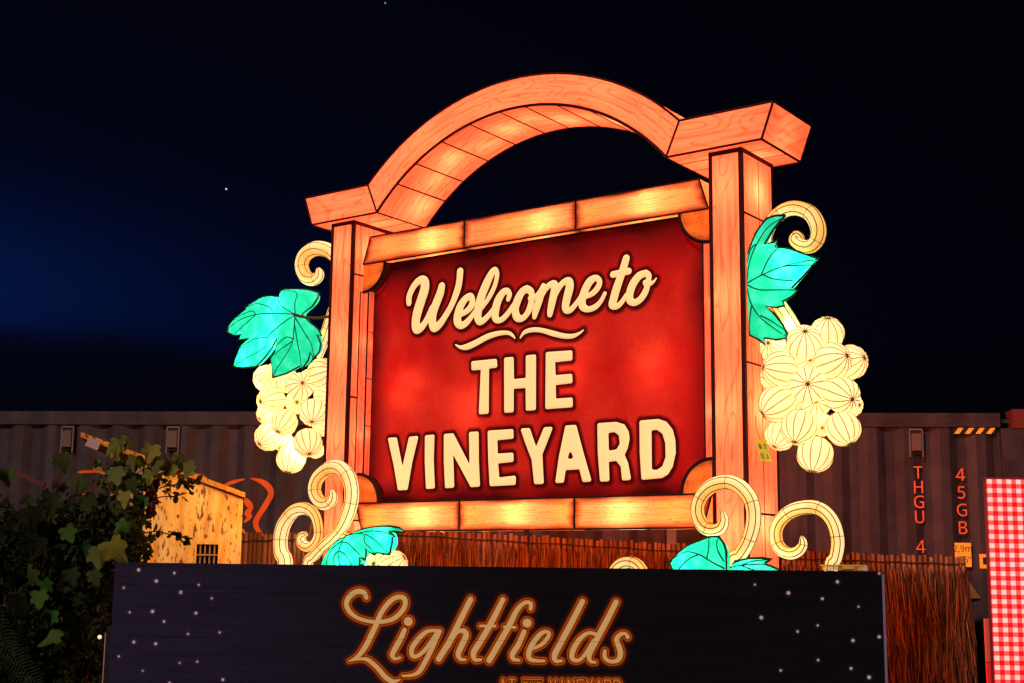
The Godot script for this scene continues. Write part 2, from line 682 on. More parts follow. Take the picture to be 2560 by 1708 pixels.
func build_fences() -> void:
	var canes := []
	for col in [Color(0.17, 0.085, 0.034), Color(0.12, 0.06, 0.025), Color(0.22, 0.115, 0.05)]:
		canes.append(plain(col, 0.85))
	var twine := plain(Color(0.04, 0.015, 0.01), 0.9)
	var straw := plain(Color(1, 1, 1), 0.85)
	straw.vertex_color_use_as_albedo = true
	# left end, right end, top at each end, z, how far down the canes show, strands
	var panels := [
		[-2.35, -1.42, 1.86, 1.89, -10.16, 1.2, 0, "section of reed fence with bare canes between the shed and the left curl lantern"],
		[-1.44, -1.08, 2.01, 2.02, -10.10, 0.0, 800, "tall bundle of dry thatch seen through the lower left curl lantern"],
		[-1.10, 1.72, 1.945, 1.815, -10.20, 0.085, 5600, "long thatched section of reed fence right under the lit sign"],
		[1.74, 3.33, 1.80, 1.768, -10.14, 0.10, 3800, "thatched section of reed fence ending right of the dark board"],
	]
	for p in panels:
		var w: float = p[1] - p[0]
		var f := thing("reed_fence", p[7], "fence", Transform3D(Basis(), Vector3(p[0], 0, p[4])), "reed fence sections before the container")
		var x := 0.0
		while x < w and p[5] > 0.0:
			var d := rng.randf_range(0.028, 0.044)
			var top: float = lerpf(p[2], p[3], x / w) + rng.randf_range(-0.012, 0.01)
			var lean := rng.randf_range(-0.006, 0.006)
			var s := st()
			tube(s, [Vector3(x + lean, top, 0), Vector3(x, top - 0.15, 0.003), Vector3(x, 0.02, 0)], [d * 0.46, d * 0.5, d * 0.5], 6, Vector3(0, 0, 1), 0.3)
			part("cane", s.commit(), canes[rng.randi() % 3], f)
			x += d + rng.randf_range(0.0, 0.004)
		for k in (2 if p[5] > 0.0 else 1):
			var t := []
			for i in 24:
				var fx := i / 23.0
				t.append(Vector3(fx * w, lerpf(p[2], p[3], fx) - 0.055 - 0.5 * k + 0.004 * sin(i * 1.7), 0.026))
			part("twine", wire(t, 0.0045), twine, f)
		if p[6]:
			var s := st()
			for i in int(p[6]):
				var fx := rng.randf()
				var top: float = lerpf(p[2], p[3], fx) - p[5] + rng.randf_range(-0.28, 0.02)
				if rng.randf() < 0.25:
					top = lerpf(p[2], p[3], fx) - p[5] - rng.randf_range(0.2, 1.0)
				var len := rng.randf_range(0.25, 0.7)
				var z := rng.randf_range(0.02, 0.10)
				var lean := rng.randfn() * 0.085
				var wd := rng.randf_range(0.0018, 0.0046)
				var v := pow(rng.randf(), 1.4)
				s.set_color(Color(0.03, 0.011, 0.005).lerp(Color(0.27, 0.115, 0.04), v))
				var a := Vector3(fx * w, top, z)
				var b := a + Vector3(lean * 0.4 * len, -len * 0.5, rng.randf_range(-0.01, 0.03))
				var e := a + Vector3(lean * len + rng.randfn() * 0.01, -len, rng.randf_range(-0.01, 0.06))
				e.x = clampf(e.x, -0.02, w + 0.025)
				if e.y < 0.02:
					e.y = 0.02
				var h := Vector3(wd, 0, rng.randf_range(-wd, wd))
				quad(s, b - h, b + h, a + h * 0.7, a - h * 0.7)
				quad(s, e - h * 0.4, e + h * 0.4, b + h, b - h)
			var th := part("thatch", s.commit(), straw, f)
			th.set_meta("kind", "stuff")
	# slim posts behind the fence
	var g := plain(Color(0.12, 0.10, 0.09), 0.7)
	tag(part("fence_post", boxm(Vector3(1.19, 0.0, -10.50), Vector3(1.26, 1.97, -10.44)), g), "short pale grey post behind the thatch under the sign's right end", "post")


func build_shed() -> void:
	var o := Vector3(-2.459, 0, -9.3)
	var sh := thing("garden_shed", "small weathered yellow shed with a lean-to roof and barred window behind the vines", "shed", Transform3D(Basis(Vector3.UP, 0.21), o + Vector3(0.655, 0, 0) - Basis(Vector3.UP, 0.21) * Vector3(0.655, 0, 0)))
	var im := Image.create_empty(512, 512, false, Image.FORMAT_RGB8)
	var a := noise_bytes(61, 0.03, 512, 512, 512, 90, 5)
	var b := noise_bytes(62, 0.07, 512, 512, 512, 170, 5)
	var g := noise_bytes(63, 0.02, 512, 512, 512, 24, 3)
	for y in 512:
		for x in 512:
			var k := y * 512 + x
			var c := Color(0.95, 0.75, 0.38).lerp(Color(0.84, 0.56, 0.22), clampf((a[k] / 255.0 - 0.3) * 1.8, 0.0, 1.0))
			c = c.lerp(Color(0.93, 0.80, 0.55), clampf((g[k] / 255.0 - 0.5) * 1.5, 0.0, 0.7))
			if b[k] > 178 - (g[k] - 120) * 0.35:
				c = c.lerp(Color(0.40, 0.18, 0.06), clampf((b[k] - 150) / 60.0, 0.0, 0.8))
			im.set_pixel(x, y, c)
	var wall := plain(Color(1, 1, 1), 0.85)
	wall.albedo_texture = ImageTexture.create_from_image(im)
	var roof := plain(Color(0.62, 0.42, 0.22), 0.8)
	roof.albedo_texture = wall.albedo_texture
	var w := 0.655
	var top := func(x: float): return 2.085 - (x - w) * 0.352
	# front wall with an opening for the window
	var wx0 := 0.365
	var wx1 := 0.506
	var wy0 := 1.60
	var wy1 := 1.775
	var s := st()
	for r in [[0.0, wx0, 0.0, -1.0], [wx1, w, 0.0, -1.0], [wx0, wx1, 0.0, wy0], [wx0, wx1, wy1, -1.0]]:
		var t0: float = top.call(r[0]) if r[3] < 0.0 else r[3]
		var t1: float = top.call(r[1]) if r[3] < 0.0 else r[3]
		var q := [Vector3(r[0], r[2], 0), Vector3(r[1], r[2], 0), Vector3(r[1], t1, 0), Vector3(r[0], t0, 0)]
		var uv := []
		for p in q:
			uv.append(Vector2(p.x, -p.y) * 0.8)
		quad(s, q[0], q[1], q[2], q[3], uv[0], uv[1], uv[2], uv[3])
		var h := Vector3(0, 0, -0.03)
		quad(s, q[1] + h, q[0] + h, q[3] + h, q[2] + h, uv[1], uv[0], uv[3], uv[2])
		quad(s, q[0] + h, q[0], q[3], q[3] + h, uv[0], uv[0], uv[3], uv[3])
		quad(s, q[1], q[1] + h, q[2] + h, q[2], uv[1], uv[1], uv[2], uv[2])
	part("front_wall", s.commit(), wall, sh)
	part("side_wall", boxm(Vector3(w - 0.03, 0, -0.8), Vector3(w, 2.06, -0.032), 0.8), wall, sh)
	part("side_wall", boxm(Vector3(0, 0, -0.8), Vector3(0.03, 2.29, -0.032), 0.8), wall, sh)
	# roof: one sloping board whose upper end sticks out to the left
	s = st()
	var q0 := Vector3(-0.42, 2.462, 0.03)
	var q1 := Vector3(w + 0.012, 2.088, 0.03)
	var up := Vector3(0, 0.035, 0)
	var dz := Vector3(0, 0, -0.88)
	quad(s, q0, q1, q1 + up, q0 + up, Vector2(0, 0), Vector2(1, 0), Vector2(1, 0.05), Vector2(0, 0.05))
	quad(s, q0 + up, q1 + up, q1 + up + dz, q0 + up + dz)
	quad(s, q1 + dz, q0 + dz, q0 + up + dz, q1 + up + dz)
	quad(s, q0, q0 + dz, q1 + dz, q1)
	quad(s, q1, q1 + dz, q1 + dz + up, q1 + up)
	quad(s, q0 + dz, q0, q0 + up, q0 + up + dz)
	part("roof", s.commit(), roof, sh)
	var white := plain(Color(0.30, 0.24, 0.27), 0.85)  # purple-white light on this end of the roof board, painted as its colour
	var em := st()
	box(em, Vector3(-0.03, -0.034, -0.06), Vector3(0.05, 0.030, 0.02), 2.0)
	var pe := part("ridge_end", em.commit(), white, sh, Transform3D(Basis(Vector3(0, 0, 1), -0.36), Vector3(-0.345, 2.425, 0.06)))
	pe.set_meta("label", "end of the roof board with pale light painted in")
	part("corner_post", boxm(Vector3(-0.085, 0, -0.07), Vector3(-0.012, 2.28, 0.02), 0.8), plain(Color(0.24, 0.17, 0.14), 0.9), sh)
	var dk := plain(Color(0.03, 0.014, 0.01), 0.7)
	var win := part("window", boxm(Vector3(wx0 - 0.005, wy0 - 0.005, -0.06), Vector3(wx1 + 0.005, wy1 + 0.005, -0.035)), dk, sh)
	for i in 4:
		var bx := wx0 + (wx1 - wx0) * (i + 0.8) / 4.6
		part("bar", boxm(Vector3(bx - 0.005, wy0, -0.022), Vector3(bx + 0.005, wy1, -0.012)), plain(Color(0.30, 0.17, 0.07)), win)
	for i in 2:
		var by := wy0 + (wy1 - wy0) * (0.08 + 0.52 * i)
		part("bar", boxm(Vector3(wx0, by - 0.005, -0.011), Vector3(wx1, by + 0.005, -0.003)), plain(Color(0.34, 0.2, 0.08)), win)


# ---------------------------------------------------------------- the sign
func build_sign() -> void:
	var block = [
		["T", [-.375,2.777,-.196,2.777,-.191,2.728,-.249,2.726,-.247,2.474,-.315,2.474,-.306,2.724,-.371,2.725]],
		["H", [-.146,2.779,-.081,2.778,-.077,2.654,.002,2.655,.001,2.779,.069,2.779,.071,2.475,.005,2.475,.002,2.6,-.078,2.601,-.077,2.472,-.14,2.472]],
		["E", [.133,2.786,.305,2.781,.305,2.727,.194,2.726,.198,2.655,.304,2.655,.307,2.605,.199,2.602,.202,2.528,.308,2.528,.309,2.476,.133,2.476]],
		["V", [-.98,2.376,-.91,2.375,-.861,2.205,-.817,2.374,-.746,2.376,-.788,2.229,-.819,2.07,-.891,2.069,-.928,2.213]],
		["I", [-.699,2.376,-.629,2.378,-.631,2.233,-.618,2.073,-.682,2.071,-.696,2.225]],
		["N", [-.561,2.377,-.493,2.378,-.374,2.198,-.382,2.379,-.315,2.379,-.31,2.221,-.299,2.074,-.363,2.073,-.491,2.258,-.479,2.074,-.544,2.071,-.557,2.22]],
		["E", [-.252,2.38,-.077,2.38,-.075,2.328,-.185,2.324,-.18,2.25,-.075,2.252,-.073,2.202,-.177,2.197,-.168,2.12,-.057,2.127,-.057,2.077,-.232,2.074,-.245,2.228]],
		["Y", [-.031,2.381,.032,2.38,.075,2.277,.126,2.379,.185,2.379,.116,2.234,.127,2.077,.065,2.077,.047,2.207,.004,2.298]],
		["A", [.263,2.381,.331,2.381,.378,2.232,.429,2.081,.373,2.079,.352,2.147,.266,2.145,.255,2.08,.2,2.079,.223,2.219], [.295,2.253,.317,2.204,.276,2.202]],
		["R", [.463,2.382,.578,2.383,.628,2.367,.653,2.329,.658,2.291,.647,2.245,.628,2.211,.649,2.169,.667,2.082,.613,2.08,.605,2.152,.578,2.182,.533,2.179,.537,2.079,.48,2.078,.466,2.229], [.53,2.329,.569,2.331,.594,2.312,.6,2.27,.58,2.241,.533,2.235]],
		["D", [.717,2.382,.828,2.384,.875,2.367,.91,2.325,.924,2.274,.926,2.21,.908,2.141,.881,2.103,.847,2.086,.728,2.08,.718,2.218], [.787,2.329,.819,2.33,.851,2.308,.867,2.258,.868,2.189,.849,2.144,.818,2.127,.788,2.129]],
	]
	var script_word = [
		["letter", [-.843,3.161,.019,-.844,3.196,.021,-.825,3.237,.021,-.792,3.274,.022,-.754,3.289,.025,-.727,3.273,.03,-.727,3.229,.033,-.749,3.172,.033,-.774,3.108,.033,-.788,3.049,.031,-.78,3.002,.03,-.742,3.008,.023,-.705,3.048,.02,-.665,3.11,.023], [-.599,3.233,.024,-.611,3.19,.028,-.639,3.133,.029,-.662,3.076,.029,-.662,3.024,.028,-.647,2.995,.026,-.608,3.012,.023,-.564,3.06,.02,-.52,3.121,.02,-.482,3.202,.023,-.47,3.253,.022,-.466,3.304,.023]],
		["letter", [-.462,3.051,.015,-.41,3.07,.018,-.378,3.099,.021,-.375,3.134,.019,-.391,3.152,.02,-.426,3.138,.022,-.459,3.101,.026,-.478,3.051,.027,-.477,3.012,.027,-.452,2.989,.021,-.415,3.001,.02,-.377,3.034,.016,-.342,3.073,.013]],
		["letter", [-.308,3.072,.012,-.26,3.125,.015,-.218,3.191,.015,-.202,3.254,.015,-.214,3.284,.015,-.237,3.272,.021,-.272,3.217,.027,-.31,3.143,.028,-.33,3.075,.028,-.333,3.023,.025,-.319,2.996,.019,-.287,3.006,.018,-.25,3.034,.016,-.221,3.066,.013]],
		["letter", [-.123,3.105,.014,-.115,3.131,.017,-.131,3.154,.017,-.162,3.145,.022,-.195,3.102,.026,-.21,3.049,.026,-.209,3.008,.023,-.183,2.991,.016,-.148,3.005,.017,-.114,3.036,.016,-.086,3.071,.013]],
		["letter", [.002,3.15,.021,-.031,3.134,.023,-.061,3.088,.026,-.074,3.042,.024,-.062,2.999,.024,-.029,2.987,.018,.004,3.008,.018,.028,3.05,.02,.037,3.099,.017,.031,3.132,.02,.002,3.15,.021], [.027,3.094,.016,.052,3.094,.015,.082,3.116,.013,.108,3.147,.013]],
		["letter", [.113,3.156,.014,.102,3.123,.022,.083,3.069,.024,.063,3.018,.021,.056,2.987,.014], [.086,3.069,.013,.123,3.13,.017,.159,3.155,.018,.186,3.154,.022,.188,3.12,.025,.174,3.065,.024,.162,3.017,.021,.158,2.991,.017], [.182,3.071,.012,.218,3.134,.017,.253,3.161,.018,.282,3.158,.023,.285,3.124,.026,.268,3.067,.025,.259,3.022,.023,.267,2.999,.016,.296,3.004,.016,.331,3.036,.014,.356,3.067,.012]],
		["letter", [.386,3.062,.012,.434,3.078,.016,.468,3.109,.017,.475,3.139,.016,.452,3.158,.017,.414,3.143,.023,.383,3.098,.024,.365,3.045,.024,.372,3.01,.022,.406,2.993,.016,.449,3.002,.016,.484,3.029,.013,.509,3.068,.011]],
		["letter", [.64,3.24,.021,.629,3.208,.022,.61,3.156,.022,.581,3.087,.024,.562,3.029,.024,.555,3.001,.022,.582,2.991,.016,.612,3.009,.014,.641,3.045,.012], [.559,3.164,.018,.655,3.17,.018]],
		["letter", [.758,3.147,.018,.718,3.137,.021,.682,3.1,.023,.662,3.054,.023,.662,3.017,.022,.687,2.999,.018,.724,3.012,.018,.756,3.05,.018,.773,3.101,.015,.775,3.132,.017,.758,3.147,.018], [.755,3.098,.015,.759,3.088,.012,.788,3.089,.011,.81,3.101,.006,.82,3.113,.004]],
		["swoosh", [-.489,2.882,.004,-.453,2.864,.01,-.405,2.863,.018,-.342,2.88,.018,-.263,2.907,.017,-.186,2.919,.014,-.124,2.916,.011,-.093,2.901,.009,-.074,2.881,.004]],
		["swoosh", [-.038,2.879,.004,-.01,2.908,.011,.043,2.917,.013,.103,2.909,.013,.177,2.885,.015,.249,2.864,.014,.307,2.858,.012,.35,2.87,.007,.376,2.885,.003]],
	]
	var red_bulbs = [-.874,2.676,-.359,2.517,.267,2.654,.813,2.635,.149,3.19,.646,3.177]
	var top_bulbs = [-.65,3.491,.132,3.496,.79,3.517]
	var top_yellow = [-.965,3.489,-.473,3.493,-.103,3.48,.442,3.487,.982,3.515]
	var low_bulbs = [-.668,1.928,-.021,1.929,.643,1.925]
	var low_yellow = [-1.008,1.908,-.329,1.911,.313,1.924,.943,1.924]
	var sg := thing("lantern_sign", "tall arched wood-print lantern sign with a red panel reading Welcome to THE VINEYARD", "sign", sign_at)
	var warm := Color(1.0, 0.90, 0.76)
	var yel := Color(1.0, 0.76, 0.22)
	# posts
	for sd in [-1, 1]:
		var u0: float = minf(PI_ * sd, PO * sd)
		var u1: float = maxf(PI_ * sd, PO * sd)
		var po := part("post", boxm(Vector3(u0, 0, PD), Vector3(u1, H2 - 0.002, PF), 0.62, 0.3 * sd), M.wood, sg)
		for u in [u0, u1]:
			for z in [PD, PF]:
				var k := 0.016
				var e := 0.0035
				var lo := Vector3(u - (e if u == u0 else k), 0, z - (e if z == PD else k))
				var hi := Vector3(u + (k if u == u0 else e), H2 - 0.004, z + (k if z == PD else e))
				part("edge_tape", boxm(lo, hi), M.edge_tape, po)
		for v in [3.675]:
			part("edge_tape", boxm(Vector3(u0 - 0.004, v - 0.01, PD - 0.004), Vector3(u1 + 0.004, v + 0.012, PF + 0.004)), M.edge_tape, po)
		for v in [3.36, 2.62, 1.90]:
			for side in [u0, u1]:
				var o := 0.002 if side == u1 else -0.002
				part("joint_wire", wire([Vector3(side + o, v, PD), Vector3(side + o, v, PF)], 0.0055, 5, Vector3.UP), M.edge_tape, po)
		for side in [u0, u1]:
			var o := 0.001 if side == u1 else -0.001
			part("seam", wire([Vector3(side + o, 0, 0.09), Vector3(side + o, H2 - 0.03, 0.09)], 0.002), M.dark_wire, po)
		for i in 6:
			omni(po, Vector3((u0 + u1) / 2, 0.75 + 0.55 * i, 0.10), 0.075, warm)
	# top beam: two wings and the arch between them, each a closed cloth box
	var L1 := 1.5665
	var L2 := 1.5003
	var K1 := 1.0504
	var K2 := 0.9725
	var fz := Vector3(0, 0, WF)
	var bz := Vector3(0, 0, BD)
	for sd in [-1.0, 1.0]:
		var p := [Vector3(sd * L1, H1, 0), Vector3(sd * K1, H1, 0), Vector3(sd * K2, H2, 0), Vector3(sd * L2, H2, 0)]
		if sd > 0:
			p.reverse()          # keeps the front counter-clockwise
		else:
			pass
		var s := st()
		var q := p.duplicate()
		# front and back
		var uvs := []
		for v in q:
			uvs.append(Vector2(v.x * 0.62 + 0.2, v.y * 1.9))
		quad(s, q[3] + fz, q[2] + fz, q[1] + fz, q[0] + fz, uvs[3], uvs[2], uvs[1], uvs[0])
		quad(s, q[0] + bz, q[1] + bz, q[2] + bz, q[3] + bz, uvs[0], uvs[1], uvs[2], uvs[3])
		for i in 4:
			var a: Vector3 = q[i]
			var b: Vector3 = q[(i + 1) % 4]
			if absf(a.y - b.y) > 0.01 and absf(a.x) < 1.2:
				continue                                   # open towards the arch
			quad(s, a + fz, b + fz, b + bz, a + bz, Vector2(a.x * 0.62, 0.1) if absf(a.y - b.y) < 0.01 else Vector2(0.1, a.y), Vector2(b.x * 0.62, 0.1) if absf(a.y - b.y) < 0.01 else Vector2(0.1, b.y), Vector2(b.x * 0.62, 0.9) if absf(a.y - b.y) < 0.01 else Vector2(0.5, b.y), Vector2(a.x * 0.62, 0.9) if absf(a.y - b.y) < 0.01 else Vector2(0.5, a.y))
		var wing := part("beam_end", s.commit(), M.wood, sg)
		for i in 4:
			var a: Vector3 = q[i]
			var b: Vector3 = q[(i + 1) % 4]
			part("edge_wire", wire([a + fz, b + fz], 0.0065, 6, Vector3(0.3, 0.2, 1)), M.edge_tape, wing)
			part("edge_wire", wire([a + bz, b + bz], 0.005, 6, Vector3(0.3, 0.2, 1)), M.edge_tape, wing)
			if absf(a.x) > 1.2:
				part("edge_wire", wire([a + fz, a + bz], 0.006, 6, Vector3.UP), M.edge_tape, wing)
		for z in [0.03, 0.17]:
			part("seam", wire([Vector3(sd * K2, H2 - 0.001, z), Vector3(sd * L2, H2 - 0.001, z)], 0.0022), M.dark_wire, wing)
		for i in 2:
			omni(wing, Vector3(sd * (1.15 + 0.24 * i), 3.79, 0.10), 0.036, warm)
	var arch_front := []
	var s := st()
	var so := st()
	var n := 52
	var oc := []
	var ic := []
	for i in n + 1:
		var t := float(i) / n
		var a0 := atan2(H1 - 2.842, -K1)
		var a1 := atan2(H1 - 2.842, K1)
		var b0 := atan2(H2 - 2.862, -K2)
		var b1 := atan2(H2 - 2.862, K2)
		var a := lerpf(a0, a1, t)
		var b := lerpf(b0, b1, t)
		oc.append(Vector3(cos(a) * 1.4703, 2.842 + sin(a) * 1.4703, 0))
		ic.append(Vector3(cos(b) * 1.2787, 2.862 + sin(b) * 1.2787, 0))
	for i in n:
		var u := i * 0.0545 * 0.62
		var u2 := (i + 1) * 0.0545 * 0.62
		quad(s, ic[i] + fz, ic[i + 1] + fz, oc[i + 1] + fz, oc[i] + fz, Vector2(u, 0.62), Vector2(u2, 0.62), Vector2(u2, 0.15), Vector2(u, 0.15))
		quad(s, oc[i] + bz, oc[i + 1] + bz, ic[i + 1] + bz, ic[i] + bz, Vector2(u, 0.62), Vector2(u2, 0.62), Vector2(u2, 0.15), Vector2(u, 0.15))
		quad(s, oc[i] + fz, oc[i + 1] + fz, oc[i + 1] + bz, oc[i] + bz, Vector2(u, 0.4), Vector2(u2, 0.4), Vector2(u2, 0.9), Vector2(u, 0.9))
		quad(so, ic[i] + bz, ic[i + 1] + bz, ic[i + 1] + fz, ic[i] + fz, Vector2(u + 0.3, 0.1), Vector2(u2 + 0.3, 0.1), Vector2(u2 + 0.3, 0.9), Vector2(u + 0.3, 0.9))
	var arch := part("arch", s.commit(), M.wood, sg)
	var soffit := part("arch_soffit", so.commit(), M.wood, sg)
	for e in [[oc, fz, 0.006], [oc, bz, 0.005], [ic, fz, 0.0085], [ic, bz, 0.005]]:
		var pts := []
		for p in e[0]:
			pts.append(p + e[1])
		part("edge_wire", wire(pts, e[2], 6), M.edge_tape, arch)
	for i in 12:
		var k := int(round((i) * n / 11.0))
		part("joint_wire", wire([ic[k] + fz, ic[k] + bz], 0.0045, 5, Vector3.UP), M.dark_wire, soffit)
	for i in 11:
		var k := int((i + 0.5) * n / 11.0)
		var mid: Vector3 = oc[k] * 0.42 + ic[k] * 0.58
		omni(arch, mid + Vector3(0, 0.02, 0.02 + 0.05 * (i % 3)), 0.026 if i % 2 else 0.044, warm)
	# frame boards: three above, three below, with the print burnt dark along their edges
	var cuts := [-9.0, -0.393, 0.362, 9.0]
	for row in 2:
		var hi_v := 3.582 if row == 0 else 1.997
		var lo_v := 3.42 if row == 0 else 1.834
		var hi_u := 1.1061 if row == 0 else 1.1574
		var lo_u := 1.1574 if row == 0 else 1.1061
		for k in 3:
			var a := Vector3(maxf(cuts[k], -lo_u), lo_v, 0)
			var b := Vector3(minf(cuts[k + 1], lo_u), lo_v, 0)
			var c := Vector3(minf(cuts[k + 1], hi_u), hi_v, 0)
			var d := Vector3(maxf(cuts[k], -hi_u), hi_v, 0)
			var f := Vector3(0, 0, BF)
			var r := Vector3(0, 0, 0.065)
			var t := st()
			quad(t, a + f, b + f, c + f, d + f)
			quad(t, a + r, b + r, b + f, a + f, Vector2(0, 0.3), Vector2(1, 0.3), Vector2(1, 0.7), Vector2(0, 0.7))
			quad(t, d + f, c + f, c + r, d + r, Vector2(0, 0.3), Vector2(1, 0.3), Vector2(1, 0.7), Vector2(0, 0.7))
			quad(t, b + r, a + r, d + r, c + r)
			if k == 0:
				quad(t, a + r, a + f, d + f, d + r, Vector2(0.3, 0.3), Vector2(0.4, 0.3), Vector2(0.4, 0.7), Vector2(0.3, 0.7))
			if k == 2:
				quad(t, b + f, b + r, c + r, c + f, Vector2(0.3, 0.3), Vector2(0.4, 0.3), Vector2(0.4, 0.7), Vector2(0.3, 0.7))
			var bo := part("frame_board", t.commit(), M.wood_edge if (k + row) % 2 else M.wood_edge2, sg)
			for e in [[a, b], [d, c], [a, d], [b, c]]:
				part("edge_wire", wire([e[0] + f, e[1] + f], 0.005, 5, Vector3(0.2, 0.3, 1)), M.dark_wire, bo)
			part("seam", wire([(a + b) * 0.5 + f, (a + b) * 0.5 + r], 0.002, 4, Vector3.UP), M.dark_wire, bo)
	for e in [[top_bulbs, 0.022, warm, 0.0], [top_yellow, 0.006, yel, 0.0], [low_bulbs, 0.030, warm, 0.0], [low_yellow, 0.012, yel, 0.0]]:
		for i in e[0].size() / 2:
			omni(sg, Vector3(e[0][i * 2], e[0][i * 2 + 1], 0.108), e[1] * 3.4, e[2], 0.02)
	# side strips and rounded corner blocks
	for sd in [-1.0, 1.0]:
		var u0: float = minf(sd * 1.182, sd * 1.118)
		var u1: float = maxf(sd * 1.182, sd * 1.118)
		var sb := part("side_strip", boxm(Vector3(u0, 2.16, WP + 0.001), Vector3(u1, 3.26, BF - 0.01), 0.62, 0.5), M.wood, sg)
		omni(sb, Vector3((u0 + u1) / 2, 2.4, 0.178), 0.004, warm)
		omni(sb, Vector3((u0 + u1) / 2, 2.95, 0.178), 0.003, warm)
		for u in [u0, u1]:
			part("edge_wire", wire([Vector3(u, 2.16, BF - 0.01), Vector3(u, 3.26, BF - 0.01)], 0.005), M.dark_wire, sb)
		for v in [2.45, 2.73, 3.01]:
			part("joint_wire", wire([Vector3(u0 - 0.001 if sd > 0 else u1 + 0.001, v, WP), Vector3(u0 - 0.001 if sd > 0 else u1 + 0.001, v, BF - 0.01)], 0.0025, 4, Vector3.UP), M.dark_wire, sb)
		for tb in [[3.418, -1.0], [1.999, 1.0]]:
			var cen := Vector3(sd * 1.157, tb[0], 0)
			var t := st()
			var rim := []
			var zf := BF - 0.004
			var R := 0.168
			var prev := Vector3.ZERO
			for i in 15:
				var an := PI / 2 * i / 14.0
				var p := cen + Vector3(-sd * cos(an) * R, tb[1] * sin(an) * R, 0)
				rim.append(p + Vector3(0, 0, zf))
				if i:
					var uv0 := Vector2(0.5 + 0.42 * cos(an - PI / 28), 0.5 + 0.42 * sin(an - PI / 28))
					var flip: bool = (sd * tb[1]) > 0
					var f1 := Vector3(0, 0, zf)
					var f0 := Vector3(0, 0, WP + 0.001)
					var x0 := prev
					var x1 := p
					if flip:
						x0 = p
						x1 = prev
					quad(t, cen + f1, x0 + f1, x1 + f1, cen + f1, Vector2(0.45, 0.45), uv0, uv0, Vector2(0.45, 0.45))
					quad(t, x0 + f0, x1 + f0, x1 + f1, x0 + f1, Vector2(0.5, 0.01), Vector2(0.55, 0.01), Vector2(0.55, 0.06), Vector2(0.5, 0.06))  # block side mapped to the dark texture edge, painting in its shade
				prev = p
			var cb := part("corner_block", t.commit(), M.corner, sg)
			part("edge_wire", wire(rim, 0.009, 6), M.dark_wire, cb)
			omni(cb, cen + Vector3(-sd * 0.07, tb[1] * 0.07, 0.172), 0.0035, yel)
	# red printed cloth with the lettering
	var all := []
	var jobs := []
	for L in script_word:
		var paths := []
		for k in range(1, L.size()):
			paths.append(smooth(L[k], 3, 4))
		jobs.append([L[0], paths, []])
		all.append_array(paths)
	for L in block:
		var polys := []
		for k in range(1, L.size()):
			polys.append(rounded(to_poly(L[k]), 0.007))
		jobs.append(["letter", [], polys])
	var px := 1.157
	var tw := 1024
	var th := 632
	var g := fld(Vector2(-px, 1.997), Vector2(px, 3.42), 2.0 * px / (tw - 1), 0.045)
	for p in all:
		splat(g, p)
	for j in jobs:
		for poly in j[2]:
			var loop := []
			for v in poly:
				loop.append(Vector3(v.x, v.y, 0.0))
			loop.append(loop[0])
			splat(g, loop)
	var im := Image.create_empty(tw, th, false, Image.FORMAT_RGB8)
	var im2 := Image.create_empty(tw, th, false, Image.FORMAT_RGB8)
	var nz := noise_bytes(71, 0.008, tw, th, 512, 316, 5)
	var nf := noise_bytes(72, 0.2, tw, th, 512, 316, 3)
	for y in th:
		var v := 3.42 - (3.42 - 1.997) * y / (th - 1.0)
		var gj := clampi(int((v - g.y) / g.c), 0, g.ny - 1)
		for x in tw:
			var u := -px + 2.0 * px * x / (tw - 1.0)
			var k := y * tw + x
			var c := Color(0.76, 0.27, 0.18)
			c = c.lerp(Color(0.60, 0.085, 0.07), clampf((nz[k] / 255.0 - 0.3) * 1.2, 0.0, 1.0))
			c = c.lerp(Color(0.50, 0.03, 0.03), 0.30 * (nf[k] / 255.0))
			var c2 := Color(0.83, 0.01, 0.075).lerp(Color(0.74, 0.0, 0.06), clampf((nz[k] / 255.0 - 0.35) * 1.6, 0.0, 1.0))
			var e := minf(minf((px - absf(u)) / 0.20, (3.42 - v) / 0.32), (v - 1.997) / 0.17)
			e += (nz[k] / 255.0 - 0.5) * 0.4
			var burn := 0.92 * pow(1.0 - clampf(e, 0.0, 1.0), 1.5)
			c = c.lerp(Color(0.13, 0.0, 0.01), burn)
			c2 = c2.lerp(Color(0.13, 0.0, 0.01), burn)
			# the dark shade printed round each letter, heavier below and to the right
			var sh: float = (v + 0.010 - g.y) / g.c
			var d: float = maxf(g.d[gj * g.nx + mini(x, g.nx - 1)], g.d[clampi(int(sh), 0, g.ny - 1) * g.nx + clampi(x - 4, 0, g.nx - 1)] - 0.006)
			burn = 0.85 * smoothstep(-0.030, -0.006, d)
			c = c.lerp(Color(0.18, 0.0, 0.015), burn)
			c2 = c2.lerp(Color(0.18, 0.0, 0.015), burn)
			im.set_pixel(x, y, c)
			im2.set_pixel(x, y, c2)
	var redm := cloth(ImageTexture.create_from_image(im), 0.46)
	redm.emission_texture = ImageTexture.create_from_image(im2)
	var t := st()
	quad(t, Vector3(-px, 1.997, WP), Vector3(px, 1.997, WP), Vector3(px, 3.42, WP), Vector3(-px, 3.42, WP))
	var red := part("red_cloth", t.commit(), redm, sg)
	part("back_cloth", boxm(Vector3(-px, 1.84, -0.062), Vector3(px, 3.56, -0.055), 0.6), M.back_cloth, sg)
	var rims := [[Vector3(-px, 1.997, 0), Vector3(px, 1.997, 0)], [Vector3(-px, 3.42, 0), Vector3(px, 3.42, 0)]]
	for e in rims:
		part("edge_wire", wire([e[0] + Vector3(0, 0, WP), e[1] + Vector3(0, 0, WP)], 0.008), M.dark_wire, red)
	for i in red_bulbs.size() / 2:
		omni(red, Vector3(red_bulbs[i * 2], red_bulbs[i * 2 + 1], WP - 0.145), 0.060 if i < 4 else 0.016, warm, 0.04)
